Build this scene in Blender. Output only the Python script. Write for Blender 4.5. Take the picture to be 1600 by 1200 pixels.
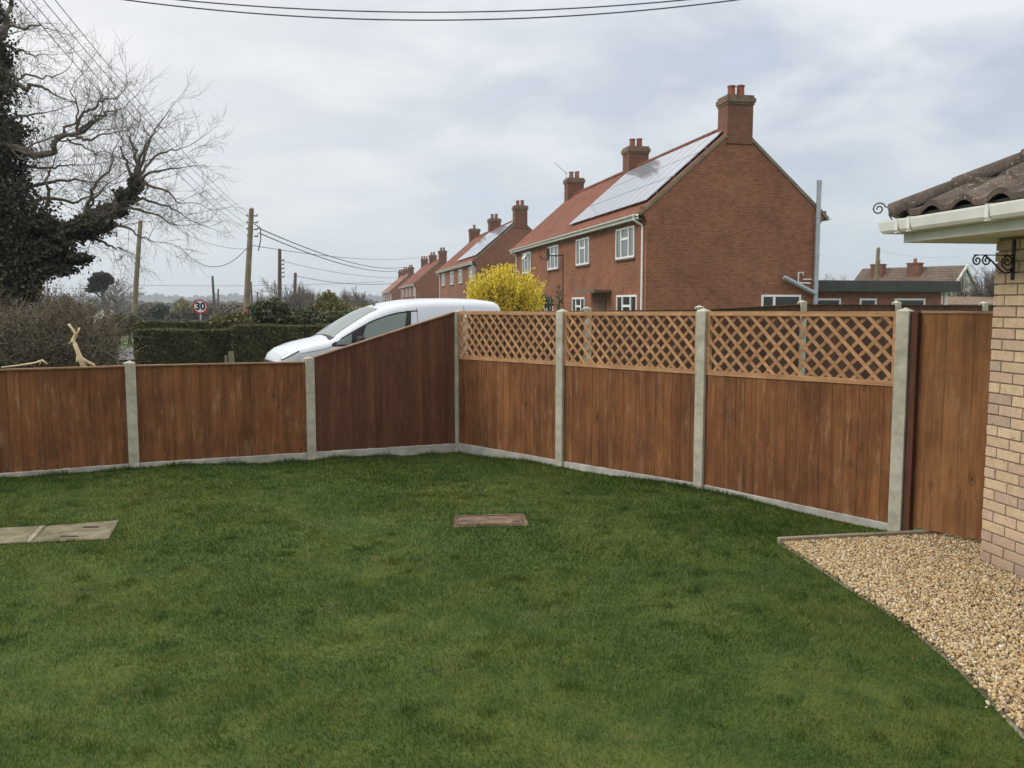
import bpy, bmesh, math, random
import numpy as np
from mathutils import Vector, Matrix
for o in list(bpy.data.objects): bpy.data.objects.remove(o)
SC = bpy.context.scene
COL = SC.collection
R = math.radians

# ------------------------------------------------------------------ camera
F = 1350.0; EYE = 1.85; HOR = 474.0
PITCH = math.atan((600-HOR)/F)
cd = bpy.data.cameras.new('camera'); cam = bpy.data.objects.new('camera', cd); COL.objects.link(cam)
cam.location = (0, 0, EYE); cam.rotation_euler = (R(90)-PITCH, 0, 0)
cd.sensor_width = 36; cd.lens = 36*F/1600; cd.clip_end = 9000; cd.clip_start = .05
SC.camera = cam
SC.render.resolution_x = 1024; SC.render.resolution_y = 768

# ------------------------------------------------------------------ sun, sky, exposure
SUN_AZ, SUN_EL = R(-98), R(38)          # azimuth measured from +Y, negative = left
sl = bpy.data.lights.new('sun', 'SUN'); so = bpy.data.objects.new('sun', sl); COL.objects.link(so)
sl.energy = 1.5; sl.angle = R(22); sl.color = (1, .95, .87)
sd = Vector((math.sin(SUN_AZ)*math.cos(SUN_EL), math.cos(SUN_AZ)*math.cos(SUN_EL), math.sin(SUN_EL)))
so.rotation_euler = sd.to_track_quat('Z', 'Y').to_euler()
SC.view_settings.view_transform = 'Standard'; SC.view_settings.look = 'None'
SC.view_settings.exposure = 0; SC.view_settings.gamma = 1

class NT:
    """tiny helper for node trees"""
    def __init__(s, tree): s.t = tree; s.n = tree.nodes; s.l = tree.links
    def new(s, typ, **kw):
        n = s.n.new(typ)
        for k, v in kw.items():
            if k.startswith('i_'):
                key = k[2:]; key = int(key) if key.isdigit() else key.replace('_', ' ')
                s.put(n.inputs[key], v)
            else: setattr(n, k, v)
        return n
    def put(s, inp, v):
        if hasattr(v, 'is_output') or isinstance(v, bpy.types.NodeSocket): s.l.new(v, inp)
        else: inp.default_value = v
    def math(s, op, a, b=0.0, c=None, clamp=False):
        n = s.n.new('ShaderNodeMath'); n.operation = op; n.use_clamp = clamp
        s.put(n.inputs[0], a); s.put(n.inputs[1], b)
        if c is not None: s.put(n.inputs[2], c)
        return n.outputs[0]
    def mix(s, f, a, b, mode='MIX'):
        n = s.n.new('ShaderNodeMix'); n.data_type = 'RGBA'; n.blend_type = mode; n.clamp_factor = True
        s.put(n.inputs[0], f)
        for i, v in ((6, a), (7, b)):
            if isinstance(v, tuple) and len(v) == 3: v = (*v, 1)
            s.put(n.inputs[i], v)
        return n.outputs[2]
    def noise(s, vec, scale, detail=4, rough=.55, dist=0):
        n = s.n.new('ShaderNodeTexNoise'); s.put(n.inputs['Vector'], vec)
        n.inputs['Scale'].default_value = scale; n.inputs['Detail'].default_value = detail
        n.inputs['Roughness'].default_value = rough; n.inputs['Distortion'].default_value = dist
        return n.outputs[0]
    def remap(s, v, a, b, c=0.0, d=1.0):
        n = s.n.new('ShaderNodeMapRange'); s.put(n.inputs[0], v)
        for i, x in enumerate((a, b, c, d)): n.inputs[i+1].default_value = x
        return n.outputs[0]
    def scale(s, vec, sc, off=None):
        n = s.n.new('ShaderNodeMapping'); s.put(n.inputs[0], vec); n.inputs[3].default_value = sc
        if off is not None: s.put(n.inputs[1], off)
        return n.outputs[0]

W = bpy.data.worlds.new('World'); SC.world = W; W.use_nodes = True
w = NT(W.node_tree); w.n.clear()
tc = w.new('ShaderNodeTexCoord').outputs['Generated']
sep = w.new('ShaderNodeSeparateXYZ', i_0=tc)
zz = w.math('MAXIMUM', sep.outputs[2], 0.0)
den = w.math('ADD', zz, .26)
cv = w.new('ShaderNodeCombineXYZ', i_0=w.math('DIVIDE', sep.outputs[0], den), i_1=w.math('DIVIDE', sep.outputs[1], den), i_2=0.0).outputs[0]
n1 = w.noise(w.scale(cv, (1, 1.1, 1)), 1.9, 7, .55, .25)
n2 = w.noise(w.scale(cv, (1, 1.3, 1), (7.3, 2.1, 0)), .8, 4, .5)
cl = w.math('ADD', w.math('MULTIPLY', n1, .6), w.math('MULTIPLY', n2, .4))
cloud = w.mix(w.remap(cl, .42, .57), (4.75, 5.35, 6.3), (7.6, 7.85, 8.25))
blue = w.mix(w.remap(n1, .30, .42), (4.9, 5.85, 7.4), cloud)
hz = w.mix(w.remap(zz, 0.0, .22), (5.0, 5.85, 6.5), blue)
# bright patch of cloud to the left ahead, away from the sun
dn = w.new('ShaderNodeVectorMath', operation='DOT_PRODUCT'); w.put(dn.inputs[0], tc)
bd = Vector((-.43, .80, .42)).normalized(); dn.inputs[1].default_value = bd
gl = w.math('POWER', w.math('MAXIMUM', dn.outputs['Value'], 0), 9)
skyc = w.mix(w.math('MULTIPLY', gl, .7), hz, (9.2, 9.1, 8.9))
# an overcast sky is brightest overhead
zen = w.remap(zz, .30, .85, 1.0, 2.45)
skyc = w.mix(w.math('SUBTRACT', zen, 0.0, clamp=True), skyc, w.mix(w.remap(zz, .30, .85), skyc, (17.4, 17.0, 16.2)))
nsk = w.new('ShaderNodeTexSky', sky_type='NISHITA', sun_disc=False, sun_elevation=SUN_EL, sun_rotation=SUN_AZ, air_density=1.5, dust_density=3)
allc = w.mix(.94, nsk.outputs[0], skyc)
bg = w.new('ShaderNodeBackground', i_0=allc, i_1=.115)
w.l.new(bg.outputs[0], w.new('ShaderNodeOutputWorld').inputs[0])

# ------------------------------------------------------------------ helpers
def ray(px, py):
    x = (px-800)/F; v = (600-py)/F; c, s = math.cos(PITCH), math.sin(PITCH)
    return Vector((x, c+v*s, -s+v*c))
def at(px, py, Y):
    d = ray(px, py); return Vector((0, 0, EYE)) + d*(Y/d.y)
def gr(px, py, z=0):
    d = ray(px, py); return Vector((0, 0, EYE)) + d*((z-EYE)/d.z)

def tag(o, label=None, cat=None, group=None, kind=None):
    if label: o['label'] = label
    if cat: o['category'] = cat
    if group: o['group'] = group
    if kind: o['kind'] = kind
    return o
def thing(name, label, cat, loc=(0, 0, 0), rz=0, group=None):
    o = bpy.data.objects.new(name, None); COL.objects.link(o); o.location = loc; o.rotation_euler = (0, 0, rz)
    o.empty_display_size = .2
    return tag(o, label, cat, group)
def children(o): return [c for c in bpy.data.objects if c.parent == o]
def copy_tree(o, parent=None):
    c = o.copy(); COL.objects.link(c); c.parent = parent
    for ch in children(o): copy_tree(ch, c)
    return c

class MB:
    def __init__(s): s.v = []; s.f = []; s.r = []; s.m = []
    def add(s, vs, fs, r=0.5, m=0):
        b = len(s.v); s.v += [tuple(v) for v in vs]
        for f in fs: s.f.append([b+i for i in f]); s.r.append(r); s.m.append(m)
        return s
    def box(s, x0, x1, y0, y1, z0, z1, r=.5, m=0):
        vs = [(x, y, z) for z in (z0, z1) for y in (y0, y1) for x in (x0, x1)]
        return s.add(vs, [(0,2,3,1),(4,5,7,6),(0,1,5,4),(2,6,7,3),(0,4,6,2),(1,3,7,5)], r, m)
    def hexa(s, vs, r=.5, m=0):   # vs ordered like box
        return s.add(vs, [(0,2,3,1),(4,5,7,6),(0,1,5,4),(2,6,7,3),(0,4,6,2),(1,3,7,5)], r, m)
    def beam(s, a, b, w, h, up=(0, 0, 1), r=.5, m=0):
        a = Vector(a); b = Vector(b); d = (b-a).normalized(); up = Vector(up)
        sx = d.cross(up)
        if sx.length < 1e-4: sx = d.cross(Vector((1, 0, 0)))
        sx.normalize(); uz = sx.cross(d).normalized()
        vs = []
        for e in (-h/2, h/2):
            for p in (a, b):
                for q in (-w/2, w/2): vs.append(p+sx*q+uz*e)
        return s.add(vs, [(0,1,3,2),(4,6,7,5),(0,4,5,1),(2,3,7,6),(0,2,6,4),(1,5,7,3)], r, m)
    def tube(s, pts, rad, n=6, cap=True, r=.5, m=0):
        pts = [Vector(p) for p in pts]; k = len(pts)
        if not hasattr(rad, '__len__'): rad = [rad]*k
        ref = None; rings = []
        vs = []
        for i, p in enumerate(pts):
            d = (pts[min(i+1, k-1)]-pts[max(i-1, 0)])
            if d.length < 1e-9: d = Vector((0, 0, 1))
            d.normalize()
            if ref is None: ref = Vector((1, 0, 0)) if abs(d.x) < .8 else Vector((0, 1, 0))
            u = d.cross(ref)
            if u.length < 1e-6: u = d.orthogonal()
            u.normalize(); v = d.cross(u); ref = -u.cross(d) if False else v.cross(d)*-1
            ref = v
            # keep frame stable
            ref = Vector(ref)
            for j in range(n):
                a = 2*math.pi*j/n
                vs.append(p+(u*math.cos(a)+v*math.sin(a))*rad[i])
            ref = u.cross(d)*-1 if False else (d.cross(u)).cross(d)*-1 if False else v
            ref = v.copy()
            # next u = d x ref must stay near u : d x v = -u, so flip
            ref = -v
        fs = []
        for i in range(k-1):
            for j in range(n):
                a = i*n+j; b = i*n+(j+1) % n
                fs.append((a, b, b+n, a+n))
        if cap: fs.append(tuple(range(n))[::-1]); fs.append(tuple((k-1)*n+j for j in range(n)))
        return s.add(vs, fs, r, m)
    def prism(s, poly, z0, z1, r=.5, m=0, ax='z'):
        n = len(poly)
        if ax == 'z': vs = [(x, y, z) for z in (z0, z1) for x, y in poly]
        elif ax == 'y': vs = [(x, z, y) for z in (z0, z1) for x, y in poly]
        else: vs = [(z, x, y) for z in (z0, z1) for x, y in poly]
        fs = [tuple(range(n))[::-1], tuple(range(n, 2*n))]+[(i, (i+1) % n, (i+1) % n+n, i+n) for i in range(n)]
        return s.add(vs, fs, r, m)
    def grid(s, P, r=.5, m=0):
        nu, nv = len(P), len(P[0]); vs = [p for row in P for p in row]
        return s.add(vs, [(i*nv+j, (i+1)*nv+j, (i+1)*nv+j+1, i*nv+j+1) for i in range(nu-1) for j in range(nv-1)], r, m)
    def build(s, name, mat, parent=None, smooth=False, bevel=0, loc=None, rz=0, fix=False):
        me = bpy.data.meshes.new(name); me.from_pydata(s.v, [], s.f)
        for q in (mat if isinstance(mat, (list, tuple)) else [mat]): me.materials.append(q)
        a = me.attributes.new('rnd', 'FLOAT', 'FACE'); a.data.foreach_set('value', s.r)
        me.polygons.foreach_set('material_index', s.m)
        if fix:
            bm = bmesh.new(); bm.from_mesh(me); bmesh.ops.recalc_face_normals(bm, faces=bm.faces); bm.to_mesh(me); bm.free()
        if smooth: me.polygons.foreach_set('use_smooth', [True]*len(me.polygons))
        me.update()
        o = bpy.data.objects.new(name, me); COL.objects.link(o); o.parent = parent
        if loc is not None: o.location = loc
        o.rotation_euler = (0, 0, rz)
        if bevel:
            b = o.modifiers.new('bevel', 'BEVEL'); b.width = bevel; b.segments = 2; b.limit_method = 'ANGLE'; b.angle_limit = R(35)
        return o

def np_mesh(name, V, k, mat, parent=None, rnd=None, smooth=False, faces=None):
    """V: (N*k,3) - every k vertices make a face (or faces given as (M,k) index array)"""
    V = np.asarray(V, dtype=np.float32)
    if faces is None: faces = np.arange(len(V)).reshape(-1, k)
    M = len(faces)
    me = bpy.data.meshes.new(name)
    me.vertices.add(len(V)); me.vertices.foreach_set('co', V.ravel())
    me.loops.add(M*k); me.loops.foreach_set('vertex_index', faces.astype(np.int32).ravel())
    me.polygons.add(M); me.polygons.foreach_set('loop_start', np.arange(0, M*k, k, dtype=np.int32))
    me.polygons.foreach_set('loop_total', np.full(M, k, dtype=np.int32))
    me.update(calc_edges=True)
    a = me.attributes.new('rnd', 'FLOAT', 'FACE')
    a.data.foreach_set('value', (np.random.rand(M) if rnd is None else rnd).astype(np.float32))
    if smooth: me.polygons.foreach_set('use_smooth', [True]*M)
    for q in (mat if isinstance(mat, (list, tuple)) else [mat]): me.materials.append(q)
    o = bpy.data.objects.new(name, me); COL.objects.link(o); o.parent = parent
    return o

def leaf_quads(P, size, rng, up=.0, aspect=.55, stretch=None):
    """P (N,3) centres -> (4N,3) diamond leaves with random orientation"""
    n = len(P); a = rng.normal(size=(n, 3)); a[:, 2] += up
    if stretch is not None: a = a*(1-.0)+stretch
    a /= np.linalg.norm(a, axis=1)[:, None]
    b = rng.normal(size=(n, 3)); b -= (b*a).sum(1)[:, None]*a; b /= np.linalg.norm(b, axis=1)[:, None]
    s = size*(.6+.8*rng.random(n))[:, None]
    return np.stack([P-a*s, P+b*s*aspect, P+a*s, P-b*s*aspect], 1).reshape(-1, 3)

# ------------------------------------------------------------------ materials
def newmat(name):
    m = bpy.data.materials.new(name); m.use_nodes = True; t = NT(m.node_tree); t.n.clear()
    out = t.new('ShaderNodeOutputMaterial'); p = t.new('ShaderNodeBsdfPrincipled'); t.l.new(p.outputs[0], out.inputs[0])
    p.inputs['Specular IOR Level'].default_value = .3
    return m, t, p
def bump(t, p, h, dist, strength=.6):
    b = t.new('ShaderNodeBump'); b.inputs['Strength'].default_value = strength; b.inputs['Distance'].default_value = dist
    t.put(b.inputs['Height'], h); t.l.new(b.outputs[0], p.inputs['Normal'])
def plain(name, c, rough=.7, var=.25, sc=6, metal=0, spec=.3, bd=0, rv=.0, c2=None, coat=0):
    m, t, p = newmat(name)
    o = t.new('ShaderNodeTexCoord').outputs['Object']
    n = t.noise(o, sc, 6, .6)
    lo = tuple(x*(1-var) for x in c); hi = tuple(min(1, x*(1+var)) for x in (c2 or c))
    col = t.mix(t.remap(n, .3, .7), lo, hi)
    if rv:
        a = t.new('ShaderNodeAttribute', attribute_name='rnd').outputs['Fac']
        col = t.mix(1.0, col, t.mix(a, (1-rv,)*3, (1+rv,)*3), 'MULTIPLY')
    t.put(p.inputs['Base Color'], col); p.inputs['Roughness'].default_value = rough; p.inputs['Metallic'].default_value = metal
    p.inputs['Specular IOR Level'].default_value = spec
    if coat: p.inputs['Coat Weight'].default_value = coat; p.inputs['Coat Roughness'].default_value = .05
    if bd: bump(t, p, t.noise(o, sc*6, 4), bd)
    return m
def wood(name, c_lo, c_hi, knot=.6, dark=(.05, .02, .01), blotch=.5, rough=.75, pale=(.42, .26, .15), palef=.25, axis='z'):
    m, t, p = newmat(name)
    o = t.new('ShaderNodeTexCoord').outputs['Object']
    a = t.new('ShaderNodeAttribute', attribute_name='rnd').outputs['Fac']
    off = t.new('ShaderNodeCombineXYZ', i_0=t.math('MULTIPLY', a, 37.0), i_1=0.0, i_2=t.math('MULTIPLY', a, 11.0)).outputs[0]
    sc = {'z': (1, 1, .045), 'x': (.045, 1, 1)}[axis]
    kv = t.scale(o, (1, 0, .5) if axis == 'z' else (.5, 0, 1), off)
    vo = t.new('ShaderNodeTexVoronoi', i_Vector=kv); vo.inputs['Scale'].default_value = 4.2
    kd = vo.outputs['Distance']; kc = t.new('ShaderNodeSeparateColor', i_0=vo.outputs['Color']).outputs[0]
    warp = t.math('MULTIPLY', t.remap(kd, 0, .45, 1, 0), .03)
    wv = t.new('ShaderNodeVectorMath', operation='ADD'); t.put(wv.inputs[0], t.scale(o, sc, off)); t.put(wv.inputs[1], t.new('ShaderNodeCombineXYZ', i_0=warp).outputs[0])
    g1 = t.noise(wv.outputs[0], 26, 6, .65, .6)
    g2 = t.noise(wv.outputs[0], 110, 3, .6)
    bl = t.noise(t.scale(o, (1, 1, .35), off), 4.5, 6, .65, .4)
    base = t.mix(t.remap(t.math('ADD', t.math('MULTIPLY', g1, .65), t.math('MULTIPLY', bl, .35)), .38, .62), c_lo, c_hi)
    base = t.mix(t.math('MULTIPLY', t.remap(g2, .35, .7), .35), base, tuple(x*.55 for x in c_lo))
    sm = t.noise(t.scale(o, (1, 1, .6)), 2.8, 8, .74, .25)
    base = t.mix(t.math('MULTIPLY', t.remap(sm, .46, .60), blotch), base, dark)
    sp = t.noise(t.scale(o, (1, 1, .22), off), 11, 7, .72, .15)
    base = t.mix(t.math('MULTIPLY', t.remap(sp, .54, .70), palef), base, pale)
    kf = t.math('MULTIPLY', t.remap(kd, .045, .085, 1, 0), t.math('GREATER_THAN', kc, 1-knot))
    ring = t.math('MULTIPLY', t.remap(t.math('ABSOLUTE', t.math('SUBTRACT', kd, .11)), 0, .045, .45, 0), t.math('GREATER_THAN', kc, 1-knot))
    base = t.mix(t.math('MULTIPLY', kf, .8), base, dark)
    base = t.mix(ring, base, dark)
    base = t.mix(1.0, base, t.mix(a, (.84, .84, .84), (1.17, 1.17, 1.17)), 'MULTIPLY')
    t.put(p.inputs['Base Color'], base); p.inputs['Roughness'].default_value = rough
    p.inputs['Specular IOR Level'].default_value = .25
    bump(t, p, t.math('ADD', g1, t.math('MULTIPLY', g2, .5)), .003, .5)
    return m
def brick(name, c1, c2, mortar, bw=.225, bh=.075, ms=.006, var=.25, stain=(.1, .07, .06), sf=.25, bias=0.0, aged=(.3, .16, .12)):
    m, t, p = newmat(name)
    o = t.new('ShaderNodeTexCoord').outputs['Object']
    s = t.new('ShaderNodeSeparateXYZ', i_0=o)
    v = t.new('ShaderNodeCombineXYZ', i_0=t.math('ADD', s.outputs[0], s.outputs[1]), i_1=s.outputs[2], i_2=0.0).outputs[0]
    b = t.new('ShaderNodeTexBrick', i_Vector=v, i_Color1=(*c1, 1), i_Color2=(*c2, 1), i_Mortar=(*mortar, 1))
    b.inputs['Scale'].default_value = 1; b.inputs['Brick Width'].default_value = bw; b.inputs['Row Height'].default_value = bh
    b.inputs['Mortar Size'].default_value = ms; b.inputs['Mortar Smooth'].default_value = .3; b.inputs['Bias'].default_value = bias
    n = t.noise(v, 1.1, 6, .65, .5); n2 = t.noise(t.scale(v, (4.4, 13.3, 1)), 1.0, 1, .5)
    col = t.mix(t.math('MULTIPLY', t.remap(n2, .52, .75), .55), b.outputs[0], aged)
    col = t.mix(t.math('MULTIPLY', t.remap(n2, .48, .25), .5), col, stain)
    col = t.mix(t.math('MULTIPLY', t.remap(n, .5, .75), sf), col, stain)
    col = t.mix(1.0, col, t.mix(t.remap(t.noise(v, .5, 3), .3, .7), (1-var*.5,)*3, (1+var*.5,)*3), 'MULTIPLY')
    t.put(p.inputs['Base Color'], col); p.inputs['Roughness'].default_value = .9
    bump(t, p, t.math('SUBTRACT', 1.0, b.outputs['Fac']), .006, .7)
    return m
def leafmat(name, c, c2, rough=.55, trans=.25, wn=.35, sc=1.2, spec=.25):
    m, t, p = newmat(name)
    pos = t.new('ShaderNodeNewGeometry').outputs['Position']
    a = t.new('ShaderNodeAttribute', attribute_name='rnd').outputs['Fac']
    n = t.noise(pos, sc, 4)
    f = t.math('ADD', t.math('MULTIPLY', a, 1-wn), t.math('MULTIPLY', t.remap(n, .3, .7), wn))
    t.put(p.inputs['Base Color'], t.mix(f, c, c2)); p.inputs['Roughness'].default_value = rough
    p.inputs['Specular IOR Level'].default_value = spec
    if trans:
        tr = t.new('ShaderNodeBsdfTranslucent'); t.put(tr.inputs[0], t.mix(f, c, c2))
        mx = t.new('ShaderNodeMixShader'); mx.inputs[0].default_value = trans
        t.l.new(p.outputs[0], mx.inputs[1]); t.l.new(tr.outputs[0], mx.inputs[2])
        t.l.new(mx.outputs[0], [x for x in t.n if x.type == 'OUTPUT_MATERIAL'][0].inputs[0])
    return m

M = {}
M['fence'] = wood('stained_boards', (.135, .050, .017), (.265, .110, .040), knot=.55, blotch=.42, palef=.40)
M['fence_dark'] = wood('shaded_stained_boards', (.088, .034, .018), (.15, .060, .031), knot=.12, blotch=.35, palef=.12)  # darker copy of the fence boards, shade put into the colour
M['gatewood'] = wood('gate_boards', (.20, .085, .030), (.31, .145, .055), knot=.6, blotch=.3, palef=.4)
M['cap'] = wood('capping_wood', (.22, .12, .065), (.42, .27, .16), knot=.2, blotch=.15, axis='x')
M['lattice'] = wood('trellis_wood', (.33, .165, .072), (.54, .32, .165), knot=.3, dark=(.12, .05, .02), blotch=.15, palef=.1, axis='x')
M['post'] = plain('cast_concrete', (.37, .345, .262), .9, .22, 9, bd=.002, c2=(.42, .40, .33))
M['gravelboard'] = plain('gravel_board_concrete', (.36, .35, .31), .92, .3, 5, bd=.003)
M['redbrick'] = brick('red_brick', (.215, .075, .038), (.285, .108, .056), (.29, .20, .14), sf=.65, stain=(.115, .055, .038), aged=(.35, .145, .085))
M['chimbrick'] = brick('sooty_chimney_brick', (.16, .062, .038), (.21, .085, .05), (.17, .12, .09), sf=.6, stain=(.075, .05, .038), aged=(.2, .11, .075))
M['redbrickfar'] = brick('weathered_red_brick', (.22, .085, .055), (.28, .115, .07), (.23, .16, .125), sf=.25, stain=(.13, .065, .05), aged=(.32, .15, .10))
M['roof'] = None
M['white'] = plain('white_upvc', (.80, .80, .79), .35, .04, 3, spec=.5)
M['dirtywhite'] = plain('weathered_white_paint', (.70, .70, .64), .5, .12, 4)
M['gutterwhite'] = plain('white_gutter_plastic', (.74, .74, .69), .35, .08, 7, spec=.5)
M['stone'] = plain('weathered_cement', (.20, .17, .125), .9, .3, 5, bd=.004)
M['capstone'] = plain('dirty_cap_brick', (.17, .12, .08), .9, .35, 6, bd=.01)
M['pot'] = plain('terracotta_pot', (.26, .092, .058), .8, .25, 4)
M['potdark'] = plain('weathered_terracotta_pot', (.26, .13, .085), .8, .25, 4)
M['lead'] = plain('lead_flashing', (.30, .31, .32), .6, .2, 4)
M['metalgrey'] = plain('galvanised_pipe', (.38, .42, .46), .45, .15, 6, metal=.3, spec=.5)
M['felt'] = plain('dark_fascia', (.055, .06, .055), .6, .2, 2)
M['feltroof'] = plain('felt_roof', (.12, .12, .115), .9, .3, 2)
M['iron'] = plain('black_iron', (.018, .017, .017), .55, .3, 20, spec=.4)
M['pole'] = plain('weathered_pole_wood', (.20, .165, .11), .9, .3, 3, rv=.0)
M['poledark'] = plain('creosoted_pole_wood', (.11, .085, .07), .9, .3, 3)
M['wire'] = plain('cable_rubber', (.07, .07, .075), .6, .1, 1)
M['bark'] = plain('oak_bark', (.10, .09, .078), .95, .35, 6)
M['twig'] = plain('twig_bark', (.14, .12, .10), .95, .25, 6)
M['brush'] = plain('bramble_stems', (.135, .105, .078), .95, .4, 3, rv=.45)
M['peeled'] = plain('peeled_branch', (.50, .39, .24), .8, .35, 9, rv=.2)
M['ivy'] = leafmat('ivy_leaves', (.024, .026, .016), (.080, .080, .046), trans=.1)
M['hedge'] = leafmat('hedge_leaves', (.066, .070, .032), (.165, .155, .075), trans=.15, wn=.45, sc=2.2)
M['hedgetop'] = leafmat('clipped_hedge_tips', (.06, .075, .03), (.13, .12, .05), trans=.2)
M['bush'] = leafmat('laurel_leaves', (.040, .052, .022), (.115, .130, .058), trans=.15)
M['varieg'] = leafmat('variegated_leaves', (.08, .085, .03), (.30, .27, .13), trans=.2)
M['redleaf'] = leafmat('red_shoots', (.20, .09, .05), (.36, .19, .10), trans=.2)
M['yellow'] = leafmat('forsythia_flowers', (.56, .43, .035), (.92, .77, .10), trans=.3, wn=.3, sc=3)
M['scrub'] = leafmat('winter_scrub', (.09, .075, .05), (.17, .15, .09), trans=.1)
M['olive'] = leafmat('olive_scrub', (.13, .12, .045), (.26, .23, .09), trans=.1)
M['pine'] = leafmat('pine_needles', (.014, .026, .014), (.045, .060, .032), trans=.05)
M['deadleaf'] = leafmat('dead_bramble_leaves', (.058, .052, .028), (.135, .118, .062), trans=.15)
M['farwood'] = leafmat('far_woodland', (.045, .045, .036), (.085, .080, .062), trans=0, wn=.8, sc=.02)
M['vanpaint'] = plain('white_van_paint', (.56, .60, .655), .25, .015, 2, spec=.5, coat=.6)
M['blacktrim'] = plain('black_trim', (.02, .02, .022), .5, .1, 5)
M['seam'] = plain('panel_gap', (.10, .105, .11), .7, .1, 5)
M['tyre'] = plain('tyre_rubber', (.02, .02, .02), .9, .2, 5)
M['rim'] = plain('steel_wheel', (.35, .35, .36), .4, .1, 5, metal=.7)
M['asphalt'] = plain('asphalt', (.105, .105, .105), .9, .15, 2, bd=.004)
M['drive'] = plain('worn_drive', (.20, .18, .15), .95, .25, 2, bd=.01)
M['slab'] = plain('mossy_concrete_slab', (.125, .108, .065), .95, .4, 7, bd=.004, c2=(.16, .14, .09))
M['coverstone'] = plain('brown_cover_concrete', (.11, .066, .042), .95, .45, 9, bd=.006, c2=(.15, .105, .07))
M['edging'] = plain('gravel_edging', (.24, .205, .15), .95, .3, 6, bd=.003)
M['curtain'] = plain('net_curtain', (.55, .57, .58), .8, .12, 5)
M['render'] = plain('pale_render', (.62, .64, .62), .8, .08, 2)
M['signred'] = plain('sign_red', (.42, .02, .03), .4, .05, 3)
M['signwhite'] = plain('sign_white', (.66, .66, .66), .4, .03, 3)
M['signblack'] = plain('sign_black', (.015, .03, .04), .4, .03, 3)
M['door'] = plain('brown_door', (.10, .045, .025), .6, .2, 4)

def glass(name, c=(.05, .06, .06), rough=.06):
    m, t, p = newmat(name)
    t.put(p.inputs['Base Color'], (*c, 1)); p.inputs['Roughness'].default_value = rough
    p.inputs['Specular IOR Level'].default_value = .6; p.inputs['IOR'].default_value = 1.5
    return m
M['glass'] = glass('window_glass', (.14, .16, .16))
M['glassdark'] = glass('dark_window_glass', (.035, .04, .03))
M['lamp'] = glass('headlamp_glass', (.52, .54, .56), .08)
def solarmat():
    m, t, p = newmat('solar_glass')
    p.inputs['Base Color'].default_value = (.30, .33, .38, 1); p.inputs['Metallic'].default_value = .16; p.inputs['Roughness'].default_value = .09  # pale, slightly metallic base stands in for sky glare on the panels
    p.inputs['Specular IOR Level'].default_value = 1.0; p.inputs['IOR'].default_value = 2.9
    return m
M['solar'] = solarmat()
def carglass():
    m, t, p = newmat('van_glass')
    p.inputs['Base Color'].default_value = (.13, .17, .15, 1); p.inputs['Roughness'].default_value = .03
    p.inputs['Specular IOR Level'].default_value = .8; p.inputs['IOR'].default_value = 1.55
    return m
M['carglass'] = carglass()

def pantile(name, c1, c2, c3, pitch_u=.30, pitch_v=.33, axis='y'):
    m, t, p = newmat(name)
    o = t.new('ShaderNodeTexCoord').outputs['Object']
    s = t.new('ShaderNodeSeparateXYZ', i_0=o)
    u = s.outputs[1]; v = s.outputs[0]
    # per tile random
    fu = t.math('FLOOR', t.math('DIVIDE', u, pitch_u)); fv = t.math('FLOOR', t.math('DIVIDE', t.math('ABSOLUTE', v), pitch_v*.74))
    wn = t.new('ShaderNodeTexWhiteNoise', noise_dimensions='3D'); t.put(wn.inputs['Vector'], t.new('ShaderNodeCombineXYZ', i_0=fu, i_1=fv, i_2=0.0).outputs[0])
    col = t.mix(wn.outputs[0], c1, c2)
    n = t.noise(o, 1.2, 7, .7, .6)
    col = t.mix(t.math('MULTIPLY', t.remap(n, .5, .72), .6), col, c3)
    t.put(p.inputs['Base Color'], col); p.inputs['Roughness'].default_value = .85
    hu = t.math('SINE', t.math('MULTIPLY', u, 2*math.pi/pitch_u)); hv = t.math('FRACT', t.math('DIVIDE', t.math('ABSOLUTE', v), pitch_v*.74))
    bump(t, p, t.math('ADD', t.math('MULTIPLY', hu, .5), t.math('MULTIPLY', hv, .8)), .07, 1.0)
    return m
M['roof'] = pantile('red_pantiles', (.165, .058, .036), (.25, .090, .052), (.12, .065, .05))
M['roofold'] = pantile('weathered_pantiles', (.24, .12, .08), (.33, .15, .10), (.16, .10, .08))
M['brownroof'] = pantile('brown_tiles', (.10, .075, .055), (.15, .105, .075), (.095, .085, .06))
def oldtile():
    m, t, p = newmat('lichened_concrete_tiles')
    o = t.new('ShaderNodeTexCoord').outputs['Object']
    n = t.noise(o, 3.5, 8, .7, .5); n2 = t.noise(o, 38, 5, .7); n3 = t.noise(o, 2.2, 4)
    col = t.mix(t.remap(n, .35, .65), (.05, .038, .032), (.12, .09, .072))
    lich = t.math('MULTIPLY', t.remap(n2, .57, .64), t.remap(n3, .48, .60))
    col = t.mix(lich, col, (.36, .33, .25))
    sp = t.noise(o, 60, 3, .6)
    col = t.mix(t.math('MULTIPLY', t.remap(sp, .66, .70), .6), col, (.42, .42, .36))
    t.put(p.inputs['Base Color'], col); p.inputs['Roughness'].default_value = .95
    bump(t, p, t.math('ADD', n, n2), .008, .8)
    return m
M['oldtile'] = oldtile()
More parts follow.
